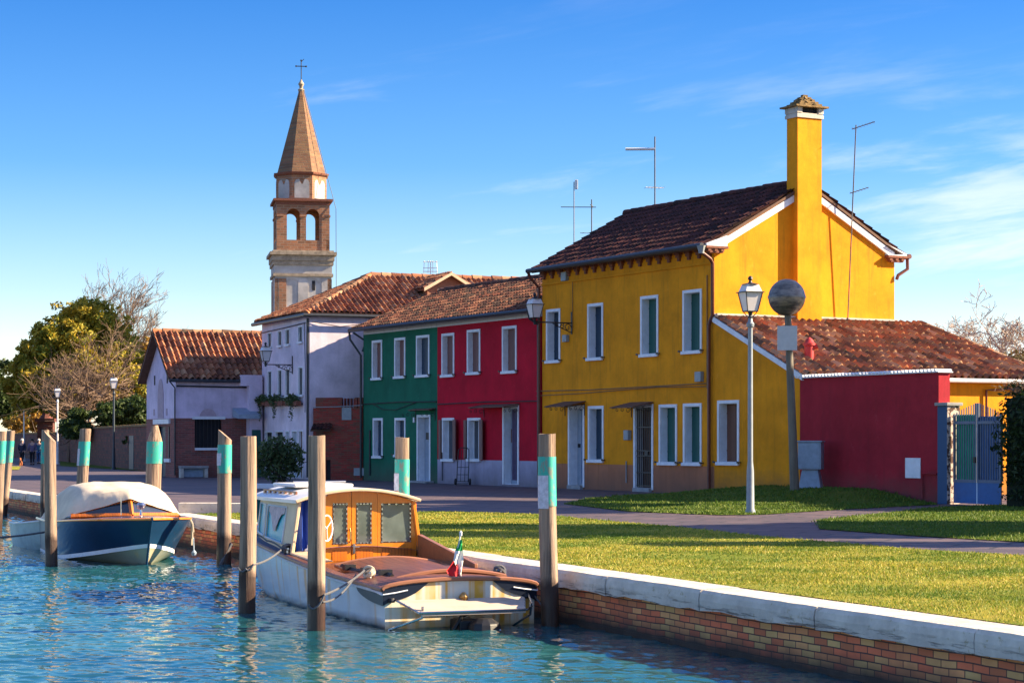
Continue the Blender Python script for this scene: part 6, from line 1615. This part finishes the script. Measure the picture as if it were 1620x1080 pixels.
# ================================================================ TREES, HEDGES
def branches(name, base, H, spread, mat, parent, levels=5, n0=7, r0=.09, seed=1, up=.55, wind=(0, 0), minr=.006, lenf=.68, kids=3):
    rd = random.Random(seed); mb = MB()
    def grow(p, d, ln, r, lv):
        q = p; pts = [p]; n = 3
        for i in range(n):
            d = (d + Vector((rd.gauss(0, .16) + wind[0] * .05, rd.gauss(0, .16) + wind[1] * .05, rd.gauss(.03, .10)))).normalized(); q = q + d * ln / n; pts.append(q)
        mb.tube(pts, [max(minr, r * (1 - .35 * i / n)) for i in range(n + 1)], 3 if lv < levels - 1 else 5, caps=False)
        if lv == 0: return
        for k in range(kids if lv < levels - 1 else n0):
            f = rd.uniform(.35, 1); b = pts[0].lerp(pts[-1], f) if f < .95 else pts[-1]
            i0 = min(n - 1, int(f * n)); b = pts[i0].lerp(pts[i0 + 1], f * n - i0)
            nd = (d * up + Vector((rd.gauss(0, spread), rd.gauss(0, spread), rd.gauss(.15, spread * .6)))).normalized()
            grow(b, nd, ln * lenf * rd.uniform(.75, 1.15), r * .55, lv - 1)
    grow(Vector(base), Vector((0, 0, 1)), H, r0, levels)
    return mb.build(name, mat, parent, recalc=False)
def tree(name, label, px, Y, h_trunk, crown_mat, blobs, leaf, cat='tree', group=None, r0=.25, base_z=0., per=1.):
    x = (px - CX) / FPX * Y; t = thing(name, label, cat, (x, Y, base_z), 0, group)
    mb = MB(); mb.tube([(0, 0, -.2), (.1, 0, h_trunk * .5), (0, .1, h_trunk)], [r0, r0 * .8, r0 * .6], 8)
    for (cx, cy, cz, rx, ry, rz, n) in blobs[:8]: mb.tube([(0, .1, h_trunk * .8), (cx * .6, cy * .6, (h_trunk + cz) / 2), (cx, cy, cz)], [r0 * .5, r0 * .3, r0 * .1], 5)
    mb.build('trunk', 'bark', t)
    PP, SS = [], []
    for (cx, cy, cz, rx, ry, rz, n) in blobs:
        m = max(6, int(n / 40)); d = rng.normal(size=(m, 3)); d /= np.linalg.norm(d, axis=1, keepdims=True); cc_ = np.array((cx, cy, cz)) + d * (rng.random(m)[:, None] ** .4) * np.array((rx, ry, rz))
        for c in cc_:
            q, s_ = leaves(int(n / m * per), c, (rx * .33, ry * .33, rz * .32), leaf); PP.append(q); SS.append(s_)
    leafmesh('crown', np.vstack(PP), np.concatenate(SS), crown_mat, t); return t
def blobring(cx, cz, R_, Hh, n, sz, cnt, seed=0):
    rd = random.Random(seed); out = []
    for k in range(n):
        a = rd.uniform(0, 6.28); r_ = R_ * rd.random() ** .5; z = cz + Hh * (1 - (r_ / R_) ** 2) * rd.uniform(-.2, 1); s = sz * rd.uniform(.7, 1.2); out.append((cx + r_ * math.cos(a), r_ * math.sin(a) * .8, z, s, s, s * .7, cnt))
    return out
TY = 122.; pxm = FPX / TY
# big domed pine: crown px 12..245, py 475..640
tree('domed_pine_tree', 'large dome crowned green pine behind the old brick wall', 128, TY, 3.2, 'pine', blobring(0, 4.3, 4.0, 4.9, 150, 1.1, 800, 4) + blobring(-.2, 3.4, 3.3, 1.2, 30, 1.0, 500, 5), .17, r0=.3)
tree('autumn_tree', 'golden yellow leafy tree between the pine and the gabled building', 218, TY + 6, 2.6, 'autumn', blobring(0, 3.6, 2.0, 4.2, 30, .95, 520, 7), .17, r0=.15)
tree('autumn_tree', 'low yellow bush left of the pine trunk behind the pale lamps', 62, TY - 6, .9, 'autumn', blobring(0, 1.8, 1.6, 1.6, 9, .8, 420, 9), .15, r0=.1)
tree('dark_shrub', 'large dark evergreen shrub over the brick wall beside the gabled building', 172, 113, .8, 'shrubdark', blobring(0, 1.9, 2.4, 2.0, 22, .95, 700, 11) + blobring(1.3, 1.6, 1.3, 2.0, 10, .8, 600, 12), .17, cat='shrub', r0=.12)
tree('dark_shrub', 'low dark shrub at the wall door left of the gabled building', 228, 103, .5, 'shrubdark', blobring(0, 1.3, .7, 1.2, 6, .5, 420, 14), .13, cat='shrub', r0=.08)
tree('evergreen_tree', 'dark evergreen tree cut by the left edge of the picture', -14, 128, 2.5, 'shrubdark', blobring(0, 3.4, 1.5, 2.6, 14, 1.0, 560, 15), .2, r0=.2)
tree('evergreen_tree', 'yellow green tree low behind the far lamp at left', 30, 140, 1.5, 'pine', blobring(0, 3.0, 1.6, 1.6, 12, 1.0, 420, 17), .2, r0=.15)
def bare(label, px, Y, H, spread, mat, levels, n0, seed, wind=(0, 0), r0=.12, minr=.012, kids=3, up=.55, lenf=.68):
    x = (px - CX) / FPX * Y; t = thing('bare_tree', label, 'tree', (x, Y, 0), 0, 'leafless trees'); branches('branches', (0, 0, -.1), H, spread, mat, t, levels, n0, r0, seed, up, wind, minr, lenf, kids); return t
bare('wide leafless tree in front of the domed pine', 108, TY - 8, 3.5, .70, 'twig', 5, 8, 3, (.0, 0), .12, .008, 3, .75, .76)
bare('tall leafless tree with fine twigs rising above the domed pine', 128, TY + 14, 6.2, .42, 'twig', 6, 6, 8, (.8, 0), .13, .010, 3, .8, .66)
bare('reddish leafless tree rising behind the small gabled roof', 262, TY + 8, 4.9, .38, 'twig_red', 6, 8, 5, (.8, 0), .12, .011, 4, .8, .64)
bare('reddish leafless tree just left of the small gabled roof', 236, TY + 12, 4.6, .4, 'twig_red', 6, 7, 6, (.8, 0), .12, .011, 3, .8, .66)
bare('pale leafless tree behind the tiled lean-to roof', 1530, 84, 3.5, .62, 'twig_pale', 6, 7, 21, (0, 0), .10, .010, 3, .6, .66)
bare('leafless tree at the right edge behind the overgrown shed', 1600, 78, 3.4, .62, 'twig_pale', 6, 6, 24, (0, 0), .10, .010, 3, .6, .66)
# stand the far group behind the old wall
for o in list(bpy.data.objects):
    if o.parent is None and 'label' in o and o.name.split('.')[0] in ('domed_pine_tree', 'autumn_tree', 'dark_shrub', 'evergreen_tree', 'bare_tree') and o.location.x < 0:
        l = o['label']; f = 1.22
        for key, val in (('low yellow bush', 1.6), ('low behind the far lamp', 1.4), ('large dark evergreen shrub', 1.13), ('wall door', 1.06), ('wide leafless', 1.24), ('golden', 1.2), ('tall leafless', 1.28), ('reddish', 1.5)):
            if key in l: f = val
        o.location.x *= f; o.location.y *= f; q = f * (.74 if 'reddish' in l else 1); o.scale = (q, q, q)
# overgrown mass behind the lean-to, right
x = (1592 - CX) / FPX * 68; og = thing('overgrown_shed', 'brown creeper covered shed behind the lean-to at the right edge', 'shed', (x, 68, 0))
MB().box(-.9, 2.6, 0, 2.4, -.1, 3.2).prism([(-.9, 0, 3.2), (2.6, 0, 3.2), (2.6, 2.4, 3.2), (-.9, 2.4, 3.2)], [(-.4, .6, 4.1), (2.2, .6, 4.1), (2.2, 1.8, 4.1), (-.4, 1.8, 4.1)]).build('body', 'slab', og)
P_, Sz = leaves(6000, (.85, 1.1, 3.3), (2.1, 1.5, 1.2), .12); leafmesh('creeper', P_, Sz, 'creeper', og)
# clipped hedge and loose bare brambles beside the gate
hg = thing('hedge', 'tall dark green ivy hedge at the right edge beside the blue gate', 'hedge', (11.25, 48.2, 0), FY.ang)
n = 26000; q = rng.uniform((-.0, -.2, 0), (4.2, 1.6, 2.65), (n, 3)); edge = np.minimum.reduce([q[:, 0] + .1, q[:, 1] + .3, 2.75 - q[:, 2] + .0]); kp = (edge < .48) | (rng.random(n) < .12)
q = q[kp]; q += .16 * np.sin(q[:, [1, 2, 0]] * 2.6 + 1.0) + rng.normal(0, .05, q.shape); leafmesh('leaves', q, rng.uniform(.05, .12, len(q)), 'hedge', hg)
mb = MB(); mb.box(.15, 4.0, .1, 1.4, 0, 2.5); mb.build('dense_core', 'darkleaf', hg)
for k in range(3): branches('bare_twigs', (.5 + k * 1.1, .4, 2.0), .7, .9, 'twig', hg, 4, 8, .03, 31 + k, .4, (0, 0), .006, .72, 3)
# trees standing outside the picture to the right: their shade lies across the lawn; umbrella pines added to shade the pavement
for (X, Y, tr, zc_, Hc, Rc, nb, lab, sd) in ((14.6, 34.9, 3.4, 3.4, 6.4, 1.0, 20, 'slender leafy tree right of the lawn, nearest the water', 41), (19.5, 39.2, 5.5, 6.2, 2.4, .6, 7, 'slender small crowned tree right of the brick path', 43),
        (15.6, 37.2, 3.4, 3.6, 6.2, 1.0, 18, 'slender leafy tree right of the lawn, second from the water', 41), (16.4, 31.4, 5.0, 5.0, 4.2, .8, 7, 'thin crowned tree right of the lawn, closest to the camera', 47),
        (17.6, 46.6, 8.5, 9.0, 4.6, 1.9, 22, 'added unseen umbrella pine beyond the hedge, nearest the path', 44), (18.6, 49.6, 8.5, 9.4, 5.0, 2.1, 26, 'tallest added unseen umbrella pine beyond the hedge', 45), (19.8, 53.0, 9.0, 10.2, 5.0, 1.6, 20, 'added unseen umbrella pine farthest back beyond the hedge', 46)):
    t = thing('lawn_tree', lab, 'tree', (X, Y, 0)); bl = blobring(0, zc_, Rc, Hc, nb, .75, 0, sd)
    if sd == 41: bl = [(random.uniform(-.8, .8), random.uniform(-.9, .9), zc_ - .4 + (Hc + .4) * k / nb, 1.0, 1.15, .6, 0) for k in range(nb)]
    mb = MB().tube([(0, 0, -.2), (.1, 0, tr * .5), (0, 0, tr), (0, 0, tr + 1)], [.2, .16, .13, .05], 8)
    for q in bl: mb.tube([(0, 0, tr * .9), tuple(q[:3])], [.06, .015], 4)
    mb.build('trunk', 'bark', t); LL = [leaves(250, q[:3], (q[3], q[4], q[5]), .3) for q in bl]
    leafmesh('crown', np.vstack([a for a, b in LL]), np.concatenate([b for a, b in LL]), 'pine', t)

# ================================================================ PEOPLE AND A DOG on the far path
def skin(name, joints, edges, mat, parent, sub=2):
    me = bpy.data.meshes.new(name); me.from_pydata([j[:3] for j in joints], edges, []); me.materials.append(M[mat])
    o = bpy.data.objects.new(name, me); COL.objects.link(o); o.parent = parent
    m = o.modifiers.new('skin', 'SKIN'); m.use_smooth_shade = True
    for v, j in zip(me.skin_vertices[0].data, joints): v.radius = (j[3], j[4] if len(j) > 4 else j[3])
    me.skin_vertices[0].data[0].use_root = True
    s = o.modifiers.new('sub', 'SUBSURF'); s.levels = sub; s.render_levels = sub; return o
def person(label, px, py, rz, coat, legs, hat, stride=.16, s=1.):
    g = G2(px, py); t = thing('person', label, 'person', g, rz); st_ = stride
    J = [(0, 0, .92, .12, .10), (0, 0, 1.10, .12, .09), (0, 0, 1.34, .15, .10), (0, 0, 1.46, .05), (0, -.01, 1.54, .075, .085), (0, -.01, 1.63, .08, .095), (0, 0, 1.69, .05),
         (.18, 0, 1.38, .05), (.24, .05, 1.12, .042), (.23, -.08, .90, .032), (.23, -.12, .82, .035, .02), (-.18, 0, 1.38, .05), (-.24, -.03, 1.12, .042), (-.23, .06, .90, .032), (-.23, .04, .82, .035, .02),
         (.09, 0, .86, .085), (.10, -st_ * .6, .48, .058), (.10, -st_, .10, .04), (.10, -st_ - .16, .04, .035), (-.09, 0, .86, .085), (-.10, st_ * .4, .48, .058), (-.10, st_ * 1.1, .12, .04), (-.10, st_ * 1.1 - .13, .04, .035),
         (0, -.10, 1.60, .018), (.235, -.15, .76, .012), (.25, -.12, .755, .011), (.22, -.11, .75, .011), (-.235, .02, .755, .012), (-.25, .04, .75, .011), (-.22, .05, .75, .011)]
    E = [(0, 1), (1, 2), (2, 3), (3, 4), (4, 5), (5, 6), (2, 7), (7, 8), (8, 9), (9, 10), (2, 11), (11, 12), (12, 13), (13, 14), (0, 15), (15, 16), (16, 17), (17, 18), (0, 19), (19, 20), (20, 21), (21, 22), (4, 23), (10, 24), (10, 25), (10, 26), (14, 27), (14, 28), (14, 29)]
    skin('body', J, E, 'skin', t)
    C = [(0, 0, .80, .17, .13), (0, 0, 1.05, .155, .12), (0, 0, 1.30, .19, .13), (0, 0, 1.44, .09, .08), (.19, 0, 1.37, .075), (.25, .05, 1.12, .062), (.235, -.07, .92, .05), (-.19, 0, 1.37, .075), (-.25, -.03, 1.12, .062), (-.235, .05, .92, .05)]
    skin('coat', C, [(0, 1), (1, 2), (2, 3), (2, 4), (4, 5), (5, 6), (2, 7), (7, 8), (8, 9)], coat, t)
    T = [(0, 0, .86, .14, .11), (.09, 0, .80, .10), (.10, -st_ * .6, .48, .075), (.10, -st_, .12, .058), (-.09, 0, .80, .10), (-.10, st_ * .4, .48, .075), (-.10, st_ * 1.1, .14, .058)]
    skin('trousers', T, [(0, 1), (1, 2), (2, 3), (0, 4), (4, 5), (5, 6)], legs, t)
    mb = MB()
    for sx_, sy_ in ((.10, -st_), (-.10, st_ * 1.1)): mb.box(sx_ - .05, sx_ + .05, sy_ - .2, sy_ + .07, .0, .08)
    mb.build('shoes', 'rubber', t, bevel=.02)
    mb = MB().lathe([(.095, -.02), (.105, .04), (.085, .10), (.04, .135)], (0, .015, 1.60), 12); mb.build('hat' if hat == 'hatw' else 'hair', hat, t, smooth=True)
    t.scale = (s, s, s); return t
person('leftmost walker in a dark navy coat and pale hat, next to the dog', 35, 735.5, R(160), 'coat_navy', 'trouser', 'hatw', .14, .93)
person('walker in a mauve grey jacket and black trousers, middle of the three', 51, 735, R(185), 'coat_mauve', 'trouser', 'hair', .18, .93)
person('walker in a blue jacket partly hidden behind a banded post', 61.5, 733.5, R(180), 'coat_blue', 'jeans', 'hatw', .1, .93)
dgp = G2(33, 737.5); dogt = thing('dog', 'small orange and white dog beside the walker in navy', 'dog', dgp, R(200))
J = [(0, .12, .28, .07, .075), (0, -.02, .27, .075, .09), (0, -.16, .30, .075, .09), (0, -.24, .38, .05), (0, -.30, .44, .055, .05), (0, -.39, .42, .028), (.05, -.16, .16, .03), (.05, -.17, .02, .02), (-.05, -.18, .16, .03), (-.05, -.22, .02, .02), (.05, .14, .19, .04), (.05, .20, .11, .022), (.05, .16, .02, .02), (-.05, .14, .19, .04), (-.05, .18, .11, .022), (-.05, .12, .02, .02), (0, .20, .33, .02), (0, .27, .44, .018), (.035, -.27, .50, .014), (-.035, -.27, .50, .014)]
E = [(0, 1), (1, 2), (2, 3), (3, 4), (4, 5), (2, 6), (6, 7), (2, 8), (8, 9), (0, 10), (10, 11), (11, 12), (0, 13), (13, 14), (14, 15), (0, 16), (16, 17), (4, 18), (4, 19)]
skin('body', J, E, 'furo', dogt)
